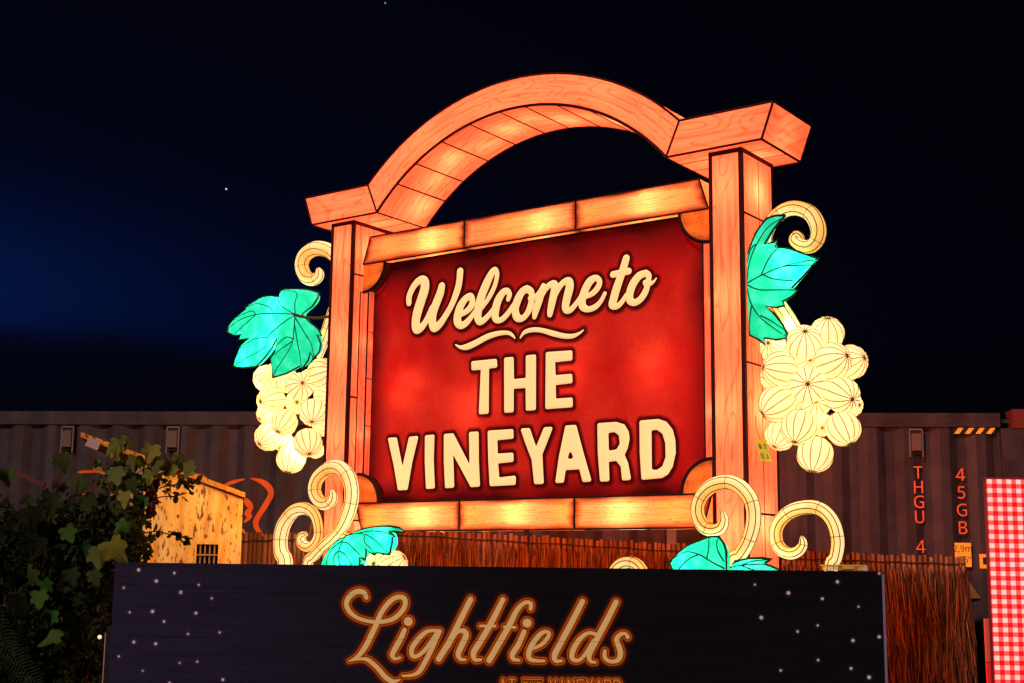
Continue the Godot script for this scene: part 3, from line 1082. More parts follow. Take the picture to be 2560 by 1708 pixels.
	for j in jobs:
		var r := bounds(j[1], 0.012)
		if j[2].size():
			var lo := Vector2(1e9, 1e9)
			var hi := -lo
			for v in j[2][0]:
				lo = lo.min(v - Vector2(0.012, 0.012))
				hi = hi.max(v + Vector2(0.012, 0.012))
			r = Rect2(lo, hi - lo)
		var lg := fld(r.position, r.end, 0.0042, 0.02)
		for p in j[1]:
			splat(lg, p)
		if j[2].size():
			splat_poly(lg, j[2])
		part(j[0], contour(lg, func(d, _x, _y): return WP + 0.0015 + 0.0085 * smoothstep(-0.002, 0.011, d), null), M.letter, red)
	# the glowing back of the sign lights the fence and the container
	var al := AreaLight3D.new()
	al.name = "sign_back_light"
	al.area_size = Vector2(2.3, 1.6)
	al.area_normalize_energy = true
	al.light_energy = 24.0
	al.light_color = Color(1.0, 0.40, 0.15)
	al.area_range = 30.0
	al.shadow_enabled = true
	al.position = Vector3(0, 2.7, -0.075)
	sg.add_child(al)


# ---------------------------------------------------------------- lanterns
func build_lanterns() -> void:
	var curls = [
		[-1.743,2.941,.034,-1.69,3.044,.036,-1.611,3.23,.037,-1.531,3.362,.041,-1.575,3.53,.046,-1.658,3.611,.047,-1.778,3.649,.048,-1.874,3.623,.047,-1.908,3.555,.046,-1.874,3.478,.045,-1.805,3.446,.041,-1.757,3.462,.035,-1.752,3.491,.028,-1.765,3.509,.014],
		[1.551,2.773,.035,1.503,2.857,.036,1.45,2.938,.037,1.407,3.038,.035,1.384,3.146,.034,1.393,3.26,.033,1.424,3.333,.034,1.475,3.379,.036,1.536,3.396,.037,1.596,3.383,.037,1.646,3.344,.038,1.674,3.279,.038,1.667,3.223,.037,1.633,3.192,.034,1.586,3.2,.031,1.55,3.232,.028,1.561,3.258,.022,1.582,3.248,.016,1.594,3.227,.01],
		[-1.363,0,.03,-1.363,.8,.03,-1.353,1.279,.03,-1.333,1.629,.03,-1.283,1.691,.031,-1.212,1.749,.03,-1.142,1.796,.031,-1.085,1.844,.034,-1.042,1.905,.039,-1.01,1.986,.041,-1.009,2.067,.042,-1.038,2.135,.043,-1.087,2.18,.042,-1.147,2.194,.041,-1.213,2.177,.04,-1.271,2.137,.039,-1.295,2.084,.039,-1.285,2.035,.039,-1.247,1.995,.037,-1.197,1.984,.035,-1.158,2.003,.032,-1.149,2.032,.025,-1.16,2.054,.016,-1.169,2.064,.006],
		[-1.618,0,.045,-1.618,.8,.045,-1.608,1.283,.045,-1.588,1.633,.045,-1.623,1.702,.044,-1.638,1.772,.043,-1.625,1.852,.043,-1.586,1.911,.04,-1.532,1.953,.039,-1.463,1.968,.037,-1.4,1.953,.033,-1.357,1.918,.03,-1.333,1.863,.028,-1.33,1.805,.028,-1.357,1.761,.03,-1.403,1.742,.032,-1.452,1.759,.033,-1.469,1.793,.029,-1.448,1.815,.022,-1.424,1.816,.011],
		[-1.23,1.76,.027,-1.198,1.786,.028,-1.159,1.803,.028,-1.1,1.808,.026,-1.047,1.79,.022,-1.013,1.75,.018],
		[1.33,0,.031,1.33,.8,.031,1.34,1.3,.031,1.36,1.65,.031,1.405,1.701,.032,1.444,1.758,.032,1.471,1.832,.034,1.475,1.9,.034,1.458,1.958,.035,1.417,2.005,.035,1.366,2.031,.034,1.314,2.033,.034,1.255,2.015,.033,1.208,1.975,.032,1.186,1.923,.031,1.192,1.87,.032,1.221,1.829,.032,1.265,1.814,.03,1.308,1.825,.028,1.324,1.857,.024,1.32,1.886,.016,1.312,1.901,.008],
		[1.719,0,.032,1.719,.8,.032,1.729,1.285,.032,1.749,1.635,.032,1.772,1.689,.03,1.786,1.751,.031,1.781,1.808,.031,1.762,1.859,.031,1.726,1.9,.031,1.677,1.921,.032,1.621,1.922,.032,1.564,1.908,.032,1.513,1.874,.031,1.483,1.828,.031,1.48,1.775,.031,1.504,1.731,.03,1.547,1.712,.028,1.588,1.72,.026,1.614,1.746,.023,1.614,1.772,.017,1.604,1.789,.007],
		[.727,1.573,.029,.745,1.616,.029,.781,1.652,.029,.827,1.665,.028,.876,1.652,.028,.91,1.611,.028,.924,1.576,.027],
	]
	var left_grapes = [
		[-2.241,2.846,-.07,.089,.876,.362,.319],
		[-1.802,2.748,.06,.087,.804,.115,.583],
		[-1.697,2.838,-.02,.092,.987,.161,-.016],
		[-2.086,2.679,.03,.092,-.031,-.176,.984],
		[-2.25,2.615,-.1,.072,-.119,-.521,.846],
		[-1.909,2.524,.08,.084,.037,-.752,.658],
		[-1.684,2.576,.06,.086,.435,-.751,.498],
		[-2.147,2.454,-.02,.091,-.055,-.588,.807],
		[-1.737,2.392,.04,.09,.497,-.811,.307],
		[-1.918,2.302,0,.092,.096,-.936,.339],
		[-1.735,2.703,-.1,.075,.976,-.103,.192],
		[-1.748,2.511,-.1,.066,.844,-.355,-.402],
		[-2.113,2.429,-.12,.066,.254,-.649,.717],
		[-1.818,2.361,-.12,.053,.46,-.916,-.244],
		[-2.089,2.822,-.12,.078,.4,.697,.595],
		[-2.134,2.877,-.04,.061,.345,.733,.587],
		[-2.045,2.686,-.16,.077,.702,-.121,.702],
		[-1.912,2.817,-.14,.077,.668,.301,.681],
	]
	var right_grapes = [
		[1.628,2.704,.16,.084,.401,.486,.777],
		[1.676,2.766,0,.083,.284,.798,.532],
		[1.497,2.586,.16,.086,-.606,.06,.793],
		[1.332,2.567,.04,.075,-.021,.256,.966],
		[1.77,2.605,.16,.086,.931,.158,.33],
		[1.789,2.617,0,.084,.947,.156,.279],
		[1.668,2.489,.22,.085,.382,-.063,.922],
		[1.481,2.418,.16,.089,-.556,-.554,.619],
		[1.808,2.442,.16,.084,.793,-.363,.489],
		[1.785,2.412,0,.058,.91,-.087,.405],
		[1.448,2.279,.06,.075,-.151,-.784,.602],
		[1.598,2.297,.18,.084,-.023,-.852,.523],
		[1.793,2.288,.12,.082,.444,-.892,.09],
		[1.651,2.173,.12,.086,-.04,-.937,.347],
		[1.639,2.325,0,.056,.369,-.345,.863],
		[1.408,2.716,.04,.073,.145,.169,.975],
		[1.479,2.669,-.04,.066,.407,.134,.904],
		[1.653,2.553,-.04,.069,.509,-.006,.861],
		[1.522,2.423,-.04,.069,.392,-.252,.885],
		[1.572,2.651,-.03,.074,.395,-.154,.906],
		[1.6,2.444,-.02,.078,.394,-.124,.911],
		[1.47,2.546,-.03,.07,.408,-.138,.902],
	]
	var low_grapes = [
		[-.913,1.642,.32,.075,.636,.107,.764],
		[-.818,1.647,.26,.08,.856,.509,-.088],
		[-.855,1.558,.3,.079,.641,-.23,.733],
		[-.994,1.538,.25,.076,.547,-.242,.802],
	]
	var leaves = [
		[0.1, [-2.002,3.378,-1.968,3.386,-1.854,3.374,-1.75,3.357,-1.646,3.326,-1.656,3.29,-1.693,3.243,-1.779,3.201,-1.695,3.136,-1.62,3.089,-1.584,3.04,-1.624,3.052,-1.584,2.99,-1.589,2.943,-1.628,2.901,-1.668,2.945,-1.676,2.896,-1.723,2.84,-1.742,2.863,-1.854,2.825,-1.975,2.806,-1.987,2.88,-2.019,2.933,-1.973,2.971,-1.972,3.071,-2.016,2.999,-2.071,2.941,-2.136,2.892,-2.252,2.892,-2.359,2.909,-2.329,2.979,-2.308,3.021,-2.332,3.027,-2.226,3.086,-2.343,3.083,-2.306,3.119,-2.38,3.118,-2.459,3.152,-2.438,3.198,-2.378,3.245,-2.293,3.287,-2.318,3.302,-2.241,3.326,-2.154,3.356,-2.095,3.356,-1.995,3.336], [[-1.815,3.199,-1.996,3.223,-2.165,3.233,-2.32,3.212,-2.45,3.156], [-1.815,3.199,-1.938,3.266,-1.999,3.328], [-1.815,3.199,-1.822,3.276,-1.814,3.318,-1.853,3.355,-1.987,3.379], [-1.815,3.194,-1.802,3.09,-1.805,3.005,-1.86,2.923,-1.937,2.844,-1.972,2.812], [-1.815,3.194,-1.902,3.154,-2.026,3.084,-2.059,3.005,-2.225,2.943,-2.351,2.911], [-1.804,3.133,-1.753,3,-1.728,2.923,-1.724,2.846], [-1.811,3.177,-1.721,3.083,-1.644,2.99,-1.626,2.906], [-2.004,3.224,-2.044,3.267,-2.17,3.308,-2.302,3.297], [-2.165,3.233,-2.213,3.262,-2.369,3.239], [-2.033,3.068,-2.155,3.069,-2.308,3.021], [-1.799,3.025,-1.878,2.99,-2.01,2.936], [-2.165,3.233,-2.24,3.187,-2.377,3.12], [-1.792,3.036,-1.867,3.053,-1.976,2.998]]],
		[0.16, [1.544,3.342,1.497,3.343,1.456,3.33,1.409,3.263,1.382,3.195,1.361,3.131,1.355,3.037,1.355,2.943,1.361,2.829,1.369,2.756,1.404,2.737,1.441,2.705,1.436,2.74,1.493,2.728,1.546,2.734,1.522,2.799,1.476,2.862,1.445,2.895,1.496,2.886,1.531,2.893,1.522,2.915,1.561,2.934,1.594,2.966,1.565,2.979,1.617,3.034,1.667,3.091,1.694,3.115,1.62,3.143,1.552,3.175,1.495,3.184,1.507,3.22,1.478,3.206,1.445,3.201,1.48,3.263,1.516,3.31], [[1.367,3.007,1.44,3.041,1.54,3.081,1.689,3.115], [1.367,3.007,1.381,3.1,1.413,3.191,1.465,3.279,1.541,3.339], [1.367,3.003,1.428,2.972,1.518,2.967,1.59,2.967], [1.366,2.998,1.387,2.911,1.435,2.831,1.542,2.736], [1.44,3.041,1.482,3.135,1.513,3.178], [1.45,3.045,1.499,3.02,1.578,3.011], [1.392,2.901,1.38,2.837,1.372,2.758], [1.413,3.201,1.387,3.176,1.371,3.111], [1.431,2.846,1.475,2.818,1.528,2.776], [1.54,3.081,1.599,3.083,1.657,3.085]]],
		[0.5, [-1.161,1.596,-1.132,1.662,-1.089,1.723,-1.026,1.77,-.951,1.8,-.876,1.827,-.795,1.842,-.709,1.849,-.642,1.85,-.575,1.841,-.533,1.816,-.593,1.82,-.653,1.821,-.622,1.805,-.606,1.792,-.625,1.79,-.624,1.764,-.633,1.732,-.64,1.698,-.698,1.707,-.738,1.71,-.747,1.696,-.784,1.714,-.817,1.735,-.809,1.709,-.816,1.666,-.858,1.684,-.854,1.659,-.861,1.599], [[-.952,1.8,-.968,1.746,-.97,1.681,-.965,1.602], [-.952,1.8,-.875,1.809,-.782,1.804,-.7,1.764,-.64,1.7], [-.962,1.77,-1.025,1.737,-1.061,1.681,-1.077,1.601], [-.962,1.765,-.905,1.756,-.853,1.714,-.82,1.668], [-.97,1.716,-1.004,1.691,-1.012,1.602], [-.97,1.716,-.921,1.695,-.887,1.64], [-.794,1.801,-.792,1.764,-.754,1.732,-.745,1.698], [-.875,1.809,-.751,1.824,-.653,1.814,-.61,1.793]]],
		[0.5, [1.077,1.661,1.136,1.711,1.182,1.743,1.242,1.762,1.287,1.779,1.339,1.782,1.364,1.751,1.376,1.711,1.374,1.671,1.377,1.587,1.121,1.584,1.099,1.636], [[1.372,1.638,1.305,1.677,1.254,1.702,1.176,1.711,1.085,1.667], [1.299,1.682,1.306,1.734,1.294,1.778], [1.369,1.671,1.344,1.728,1.336,1.78], [1.254,1.699,1.201,1.676,1.135,1.621]]],
		[0.44, [1.341,1.638,1.396,1.67,1.459,1.684,1.522,1.687,1.572,1.681,1.543,1.668,1.533,1.659,1.564,1.651,1.605,1.635,1.612,1.59,1.347,1.587], [[1.347,1.638,1.427,1.653,1.533,1.659], [1.427,1.653,1.49,1.673,1.568,1.68], [1.427,1.653,1.489,1.633,1.551,1.612]]],
	]
	var petiole_xy = [-1.812,3.197,-1.755,3.176,-1.667,3.167,-1.582,3.175,-1.511,3.195]
	var warm := Color(1.0, 0.80, 0.46)
	var teal := Color(0.85, 1.0, 0.92)
	# curls
	var info := [
		[-0.02, "slim cream curl lantern peeking out behind the sign's left post above the green leaf"],
		[0.07, "cream curl lantern at the sign's right post above the right bunch of grapes"],
		[0.42, "larger cream curl lantern before the foot of the left post"],
		[0.34, "outer cream curl lantern left of the left post's foot"],
		[0.36, "short cream curl lantern branching off behind the lower left leaf"],
		[0.42, "cream curl lantern overlapping the foot of the sign's right post"],
		[0.20, "free-standing cream curl lantern to the right of the sign"],
		[0.45, "low cream curl lantern only just rising above the dark board's middle"],
	]
	for i in curls.size():
		var z: float = info[i][0]
		var path := smooth(curls[i], 3, 5)
		var base := Vector3(path[0].x, 0, z)
		var o := thing("curl_lantern", info[i][1], "lantern", sign_at * Transform3D(Basis(), base), "curl lanterns of the vine")
		var pts := []
		var rad := []
		for p in path:
			pts.append(Vector3(p.x - base.x, p.y, 0))
			rad.append(maxf(p.z, 0.004))
		var s := st()
		tube(s, pts, rad, 20)
		part("cloth_tube", s.commit(), M.curl, o)
		# the wire frame shows as dark lines along the tube and as hoops across it
		s = st()
		for k in 7:
			var a := TAU * (k + 0.5) / 7.0
			var w := []
			var wr := []
			for j in pts.size():
				var t: Vector3 = (pts[mini(j + 1, pts.size() - 1)] - pts[maxi(j - 1, 0)]).normalized()
				var x := Vector3(0, 0, 1).cross(t).normalized()
				w.append(pts[j] + (x * cos(a) + t.cross(x) * sin(a)) * rad[j])
				wr.append(0.0026)
			tube(s, w, wr, 5)
		var run := 0.0
		for j in range(1, pts.size() - 3):
			run += pts[j].distance_to(pts[j - 1])
			if run > 0.16:
				run = 0.0
				var t: Vector3 = (pts[j + 1] - pts[j - 1]).normalized()
				var x := Vector3(0, 0, 1).cross(t).normalized()
				var y := t.cross(x)
				var ring := []
				var rr := []
				for k in 17:
					var a := TAU * k / 16.0
					ring.append(pts[j] + (x * cos(a) + y * sin(a)) * rad[j])
					rr.append(0.0017)
				tube(s, ring, rr, 4, t)
		part("wire_frame", s.commit(), M.green_wire, o)
	# grapes: a ribbed cloth ball, and its frame of bent wires that meet at two poles
	var ball := st()
	var ribs := 12
	var seg := ribs * 4
	var rows := 20
	var pt := func(i: int, j: int) -> Vector3:
		var th := PI * j / rows
		var ph := TAU * i / seg
		var r := 1.0 - 0.022 * pow(sin(ph * ribs / 2.0), 2.0) * sin(th)
		return Vector3(sin(th) * cos(ph) * r, cos(th), sin(th) * sin(ph) * r)
	ball.set_smooth_group(0)
	for i in seg:
		for j in rows:
			var q := [pt.call(i, j), pt.call(i + 1, j), pt.call(i + 1, j + 1), pt.call(i, j + 1)]
			var uv := [Vector2(float(i) / seg, float(j) / rows), Vector2(float(i + 1) / seg, float(j) / rows), Vector2(float(i + 1) / seg, float(j + 1) / rows), Vector2(float(i) / seg, float(j + 1) / rows)]
			for k in [0, 2, 1, 0, 3, 2]:
				ball.set_normal(q[k].normalized())
				ball.set_uv(uv[k])
				ball.add_vertex(q[k])
	var ball_mesh := ball.commit()
	var fr := st()
	for k in ribs:
		var ph := TAU * k / ribs
		var pts := []
		var rr := []
		for j in 17:
			var th := PI * j / 16.0
			pts.append(Vector3(sin(th) * cos(ph), cos(th), sin(th) * sin(ph)) * 1.004)
			rr.append(0.025)
		tube(fr, pts, rr, 5, Vector3(-sin(ph), 0, cos(ph)))
	for y in [-1.0, 1.0]:
		tube(fr, [Vector3(0, y * 0.98, 0), Vector3(0, y * 1.06, 0)], [0.06, 0.04], 8)
	var frame_mesh := fr.commit()
	var bunches := [
		[left_grapes, "bunch of round cream grape lanterns hanging left of the sign", Vector3(-1.75, 2.0, -0.02)],
		[right_grapes, "bunch of round cream grape lanterns hanging right of the sign", Vector3(1.65, 2.0, 0.1)],
		[low_grapes, "few cream grape lanterns half hidden under the lower left leaf", Vector3(-0.72, 1.4, 0.3)],
	]
	for b in bunches:
		var o := thing("grape_bunch_lantern", b[1], "lantern", sign_at * Transform3D(Basis(), b[2]), "grape bunch lanterns")
		for i in b[0].size():
			var q: Array = b[0][i]
			var y := Vector3(q[4], q[5], q[6]).normalized()
			var x := y.cross(Vector3(0.31, 0.2, 0.93)).normalized()
			var bs := Basis(x, y, x.cross(y)).rotated(y, i * 1.3)
			var c: Vector3 = Vector3(q[0], q[1], q[2]) - b[2]
			var gp := part("grape_lantern", ball_mesh, M.grape, o, Transform3D(bs.scaled(Vector3.ONE * q[3]), c))
			part("wire_frame", frame_mesh, M.olive_wire, gp)
			omni(gp, Vector3(0.05, 0.34, 0.05), (0.0036 if i % 3 else 0.0056) * (1.0 if b[2].x < -1.0 else 1.35), Color(1.0, 0.94, 0.84), 0.03)
	# the glow that the left bunch throws back on the shed
	var gl := AreaLight3D.new()
	gl.name = "bunch_back_light"
	gl.area_size = Vector2(0.45, 0.75)
	gl.area_normalize_energy = true
	gl.light_energy = 2.1
	gl.light_color = Color(1.0, 0.80, 0.46)
	gl.area_range = 30.0
	gl.shadow_enabled = true
	add_child(gl)
	gl.look_at_from_position(sign_at * Vector3(-2.02, 2.55, -0.12), Vector3(-2.1, 1.85, -9.25))
	# leaves: puffed cloth pillows with veins of wire
	var linfo := [
		["wide teal vine leaf lantern spread out left of the sign", Vector3(-1.9, 2.9, 0.1), 0.034, 0.00, -0.10],
		["tall folded teal vine leaf lantern against the sign's right post", Vector3(1.4, 2.9, 0.16), 0.034, 0.35, 0.0],
		["arched teal vine leaf lantern over the little grapes at lower left", Vector3(-0.8, 1.5, 0.5), 0.05, 0.0, 0.0],
		["broad teal leaf lantern with an olive tip below the lower right curl", Vector3(0.95, 1.5, 0.5), 0.05, 0.0, 0.0],
		["narrow teal leaf lantern lying along the dark board's top at right", Vector3(1.3, 1.5, 0.44), 0.035, 0.0, 0.0],
	]
	for i in leaves.size():
		var L: Array = leaves[i]
		var f: Array = linfo[i]
		var poly := to_poly(L[1])
		var lo := poly[0]
		var hi := poly[0]
		for p in poly:
			lo = lo.min(p)
			hi = hi.max(p)
		var pad := Vector2(0.02, 0.02)
		var g := fld(lo - pad, hi + pad, 0.0062, 0.11)
		splat_poly(g, [poly])
		var soft := blurred(g, 5)
		var H: float = f[2]
		var tx: float = f[3]
		var ty: float = f[4]
		var cen := (lo + hi) * 0.5
		var bend := func(x: float, y: float) -> float: return -(x - cen.x) * tx + (y - cen.y) * ty
		var puff := func(d: float) -> float: return H * sqrt(maxf(0.0, 1.0 - pow(1.0 - clampf(d / 0.11, 0.0, 1.0), 2.0)))
		var base := Vector3(cen.x, lo.y, L[0])
		var o := thing("leaf_lantern", f[0], "lantern", sign_at * Transform3D(Basis(), base), "leaf lanterns of the vine")
		var up := Transform3D(Basis(), Vector3(-cen.x, -lo.y, 0))
		part("leaf_cloth", contour(g, func(d, x, y): return puff.call(minf(d * 1.6, maxf(at_field(soft, x, y), 0.0))) + bend.call(x, y), func(d, x, y): return -2.4 * puff.call(minf(d * 1.6, maxf(at_field(soft, x, y), 0.0))) + bend.call(x, y), Vector2(2, 2)), M.leaf, o, up)
		var rim := []
		for p in poly:
			rim.append(Vector3(p.x, p.y, bend.call(p.x, p.y) + 0.003))
		rim.append(rim[0])
		part("rim_wire", wire(rim, 0.0062, 5), M.rim_wire, o, up)
		for vein in L[2]:
			var pts := []
			var rr := []
			var sm := smooth(vein, 2, 6)
			for k in sm.size():
				var p: Vector3 = sm[k]
				pts.append(Vector3(p.x, p.y, puff.call(maxf(minf(at_field(g, p.x, p.y) * 1.6, at_field(soft, p.x, p.y)), 0.0)) + bend.call(p.x, p.y) + 0.0005))
				rr.append(lerpf(0.0040, 0.0024, float(k) / sm.size()))
			var s := st()
			tube(s, pts, rr, 5, Vector3(0.01, 0.02, 1))
			part("vein", s.commit(), M.leaf_wire, o, up)
		# a lamp or two inside, set where the cloth shows brightest
		var spots := {0: [Vector2(-0.30, 0.02), Vector2(-0.22, -0.17), Vector2(-0.02, -0.05), Vector2(0.02, 0.16)], 1: [Vector2(0.02, 0.05), Vector2(0.0, -0.22)], 2: [Vector2(-0.10, -0.02), Vector2(0.17, 0.06)], 3: [Vector2(-0.04, -0.06)], 4: [Vector2(-0.04, 0.0)]}
		for sp in spots[i]:
			omni(o, Vector3(sp.x, sp.y + cen.y - lo.y, bend.call(cen.x + sp.x, cen.y + sp.y) - H * 1.3), 0.040, teal, 0.03)
		if i > 1:
			part("stalk", wire([Vector3(0, -lo.y, -0.02), Vector3(0.02, -0.02, -0.02), Vector3(0.0, 0.05, 0)], 0.012), M.leaf_wire, o)
		elif i == 0:
			var petiole := []
			for k in petiole_xy.size() / 2:
				petiole.append(Vector3(petiole_xy[k * 2] - cen.x, petiole_xy[k * 2 + 1] - lo.y, 0.03 - 0.03 * k))
			part("stalk", wire(petiole, 0.010), M.green_wire, o)
		else:
			part("stalk", wire([Vector3(-0.14, 0.33, 0.02), Vector3(-0.18, 0.32, 0.03), Vector3(-0.21, 0.325, 0.03)], 0.012), M.leaf_wire, o)


# ---------------------------------------------------------------- dark board in front
func build_board() -> void:
	var lightfields = [
		[1.091,1.496,.011,1.079,1.518,.013,1.051,1.522,.014,1.021,1.504,.014,1.005,1.471,.013,1.021,1.435,.012,1.058,1.409,.01,1.108,1.396,.01,1.158,1.395,.011,1.208,1.408,.012,1.246,1.441,.013,1.259,1.474,.013,1.25,1.498,.013,1.222,1.5,.013,1.189,1.478,.013,1.157,1.434,.013,1.139,1.39,.014,1.12,1.347,.014,1.094,1.292,.014,1.062,1.249,.011,1.024,1.228,.005],
		[1.024,1.227,.004,1.074,1.238,.008,1.107,1.233,.011,1.147,1.201,.012,1.181,1.164,.013,1.215,1.145,.012,1.245,1.154,.005],
		[1.259,1.362,.012,1.243,1.326,.014,1.217,1.277,.014,1.209,1.256,.013,1.22,1.24,.009,1.242,1.245,.008],
		[1.273,1.398,.021,1.274,1.397,.021],
		[1.403,1.361,.008,1.384,1.361,.009,1.353,1.355,.011,1.321,1.327,.013,1.294,1.289,.013,1.292,1.259,.012,1.311,1.251,.011,1.344,1.274,.011,1.376,1.317,.011,1.398,1.353,.011],
		[1.409,1.358,.012,1.377,1.285,.013,1.345,1.22,.013,1.324,1.187,.012,1.297,1.173,.009,1.255,1.169,.007],
		[1.54,1.494,.014,1.497,1.406,.015,1.454,1.318,.015,1.408,1.242,.015],
		[1.449,1.291,.008,1.481,1.351,.01,1.511,1.361,.013,1.523,1.341,.015,1.504,1.297,.015,1.491,1.264,.014,1.5,1.243,.01,1.522,1.24,.008],
		[1.679,1.495,.013,1.636,1.407,.015,1.587,1.32,.015,1.557,1.271,.015,1.563,1.241,.011,1.588,1.241,.008],
		[1.583,1.382,.008,1.647,1.383,.008],
		[1.799,1.458,.011,1.799,1.48,.011,1.774,1.483,.011,1.741,1.452,.013,1.708,1.386,.015,1.665,1.31,.015,1.624,1.239,.015],
		[1.686,1.38,.008,1.733,1.378,.008],
		[1.772,1.36,.013,1.748,1.305,.014,1.724,1.267,.014,1.727,1.246,.011,1.752,1.24,.008],
		[1.784,1.397,.021,1.785,1.397,.021],
		[1.815,1.29,.008,1.853,1.312,.011,1.878,1.345,.011,1.875,1.361,.009,1.847,1.355,.012,1.814,1.317,.014,1.793,1.273,.014,1.799,1.246,.012,1.832,1.239,.009,1.859,1.239,.008],
		[2.022,1.491,.014,1.975,1.4,.015,1.931,1.318,.015,1.904,1.264,.015,1.909,1.24,.011,1.934,1.24,.008],
		[2.167,1.49,.014,2.125,1.408,.015,2.081,1.326,.015,2.053,1.271,.014,2.056,1.241,.01,2.078,1.236,.008],
		[2.081,1.353,.01,2.047,1.358,.01,2.009,1.33,.013,1.981,1.281,.014,1.981,1.249,.012,2.009,1.244,.01,2.036,1.271,.01,2.07,1.325,.011],
		[2.217,1.343,.011,2.208,1.357,.009,2.186,1.354,.011,2.169,1.332,.013,2.18,1.3,.014,2.186,1.273,.014,2.175,1.246,.012,2.142,1.24,.01,2.119,1.256,.011,2.119,1.283,.01],
	]
	var small_line = [
		[1.673,1.116,.004,1.684,1.161,.004,1.696,1.116,.004],
		[1.677,1.131,.004,1.691,1.132,.004],
		[1.711,1.16,.004,1.733,1.16,.004],
		[1.722,1.16,.004,1.722,1.115,.004],
		[1.885,1.161,.004,1.898,1.118,.004,1.91,1.162,.004],
		[1.936,1.161,.004,1.937,1.119,.004],
		[1.963,1.118,.004,1.963,1.161,.004,1.988,1.119,.004,1.988,1.162,.004],
		[2.027,1.162,.004,2.002,1.161,.004,2.002,1.118,.004,2.027,1.119,.004],
		[2.002,1.14,.004,2.023,1.14,.004],
		[2.041,1.161,.004,2.054,1.14,.004,2.066,1.162,.004],
		[2.054,1.14,.004,2.054,1.119,.004],
		[2.08,1.119,.004,2.093,1.162,.004,2.105,1.119,.004],
		[2.085,1.134,.004,2.1,1.134,.004],
		[2.119,1.119,.004,2.119,1.162,.004,2.139,1.162,.004,2.144,1.155,.004,2.144,1.145,.004,2.139,1.139,.004,2.119,1.139,.004],
		[2.132,1.139,.004,2.144,1.119,.004],
		[2.158,1.162,.004,2.158,1.119,.004,2.176,1.119,.004,2.183,1.127,.004,2.183,1.153,.004,2.176,1.162,.004,2.158,1.162,.004],
		[1.772,1.148,.003,1.788,1.148,.003],
		[1.78,1.148,.003,1.78,1.127,.003],
		[1.801,1.148,.003,1.801,1.126,.003],
		[1.817,1.148,.003,1.817,1.127,.003],
		[1.801,1.137,.003,1.817,1.137,.003],
		[1.846,1.148,.003,1.83,1.148,.003,1.831,1.126,.003,1.847,1.126,.003],
		[1.83,1.137,.003,1.844,1.137,.003],
		[1.771,1.162,.003,1.849,1.161,.003],
		[1.771,1.114,.003,1.849,1.113,.003],
	]
	var dots = [.102,1.603,.008,.257,1.591,.006,.181,1.556,.008,.365,1.542,.005,.042,1.526,.005,.289,1.509,.008,.424,1.486,.005,.074,1.422,.005,.172,1.427,.008,.359,1.422,.007,.224,1.385,.006,.329,1.334,.005,.465,1.342,.005,.099,1.297,.007,.193,1.291,.007,.038,1.236,.005,.3,1.212,.004,.375,1.218,.005,.144,1.177,.004,.488,1.144,.007,.261,1.129,.005,2.767,1.572,.005,3.124,1.588,.008,3.306,1.626,.006,2.911,1.538,.009,3.057,1.515,.007,3.212,1.483,.005,2.792,1.432,.009,3.034,1.402,.005,2.947,1.375,.006,3.297,1.357,.008,3.184,1.34,.008,3.032,1.256,.006,3.172,1.223,.007,2.871,1.211,.006,3.248,1.187,.009]
	var w := 3.315
	var topv := 1.6315
	var tw := 2048
	var thh := 512
	var c := w / (tw - 1)
	var span := c * (thh - 1)
	var g := fld(Vector2(0, topv - span), Vector2(w, topv), c, 0.03)
	for a in lightfields:
		splat(g, smooth(a, 3, 4))
	for a in small_line:
		splat(g, smooth(a, 3, 1))
	var gd := fld(Vector2(0, topv - span), Vector2(w, topv), c, 0.02)
	for i in dots.size() / 3:
		splat(gd, [Vector3(dots[i * 3], dots[i * 3 + 1], dots[i * 3 + 2] * 0.85), Vector3(dots[i * 3] + 0.0005, dots[i * 3 + 1], dots[i * 3 + 2] * 0.85)])
	var warp := noise_bytes(81, 0.010, tw, thh, 256, 512, 3)
	var fine := noise_bytes(82, 0.035, tw, thh, 128, 512, 4)
	var im := Image.create_empty(tw, thh, false, Image.FORMAT_RGB8)
	for y in thh:
		for x in tw:
			var gx := x / float(tw)
			var col := Color(0.165, 0.148, 0.235).lerp(Color(0.072, 0.07, 0.09), smoothstep(0.02, 0.60, gx))  # light from the left painted in: purple there, fading to near black
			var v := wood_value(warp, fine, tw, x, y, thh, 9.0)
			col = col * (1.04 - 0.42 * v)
			var k: int = (g.ny - 1 - mini(y, g.ny - 1)) * g.nx + mini(x, g.nx - 1)
			var d: float = g.d[k]
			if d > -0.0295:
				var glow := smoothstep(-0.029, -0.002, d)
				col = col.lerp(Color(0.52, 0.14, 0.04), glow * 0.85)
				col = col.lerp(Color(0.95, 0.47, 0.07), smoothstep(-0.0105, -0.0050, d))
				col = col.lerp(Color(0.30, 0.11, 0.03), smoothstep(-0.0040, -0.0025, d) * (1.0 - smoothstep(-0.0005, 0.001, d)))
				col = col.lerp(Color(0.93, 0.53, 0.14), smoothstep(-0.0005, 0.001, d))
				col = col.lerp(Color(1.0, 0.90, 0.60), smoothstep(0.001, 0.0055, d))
			var dd: float = gd.d[k]
			if dd > -0.019:
				col = col.lerp(Color(0.55, 0.45, 0.50), 0.35 * smoothstep(-0.012, 0.0, dd))
				col = col.lerp(Color(0.90, 0.84, 0.80), smoothstep(-0.0012, 0.0008, dd))
			im.set_pixel(x, y, col)
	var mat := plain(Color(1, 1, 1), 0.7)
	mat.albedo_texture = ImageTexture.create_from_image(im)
	mat.metallic_specular = 0.15
	var low := plain(Color(0.03, 0.026, 0.045), 0.7)
	var b := thing("printed_board", "wide dark navy planked board with white dots and glowing-style Lightfields lettering", "board", Transform3D(Basis(), Vector3(-1.705, 0, -6.0)))
	var y1 := topv
	var first := true
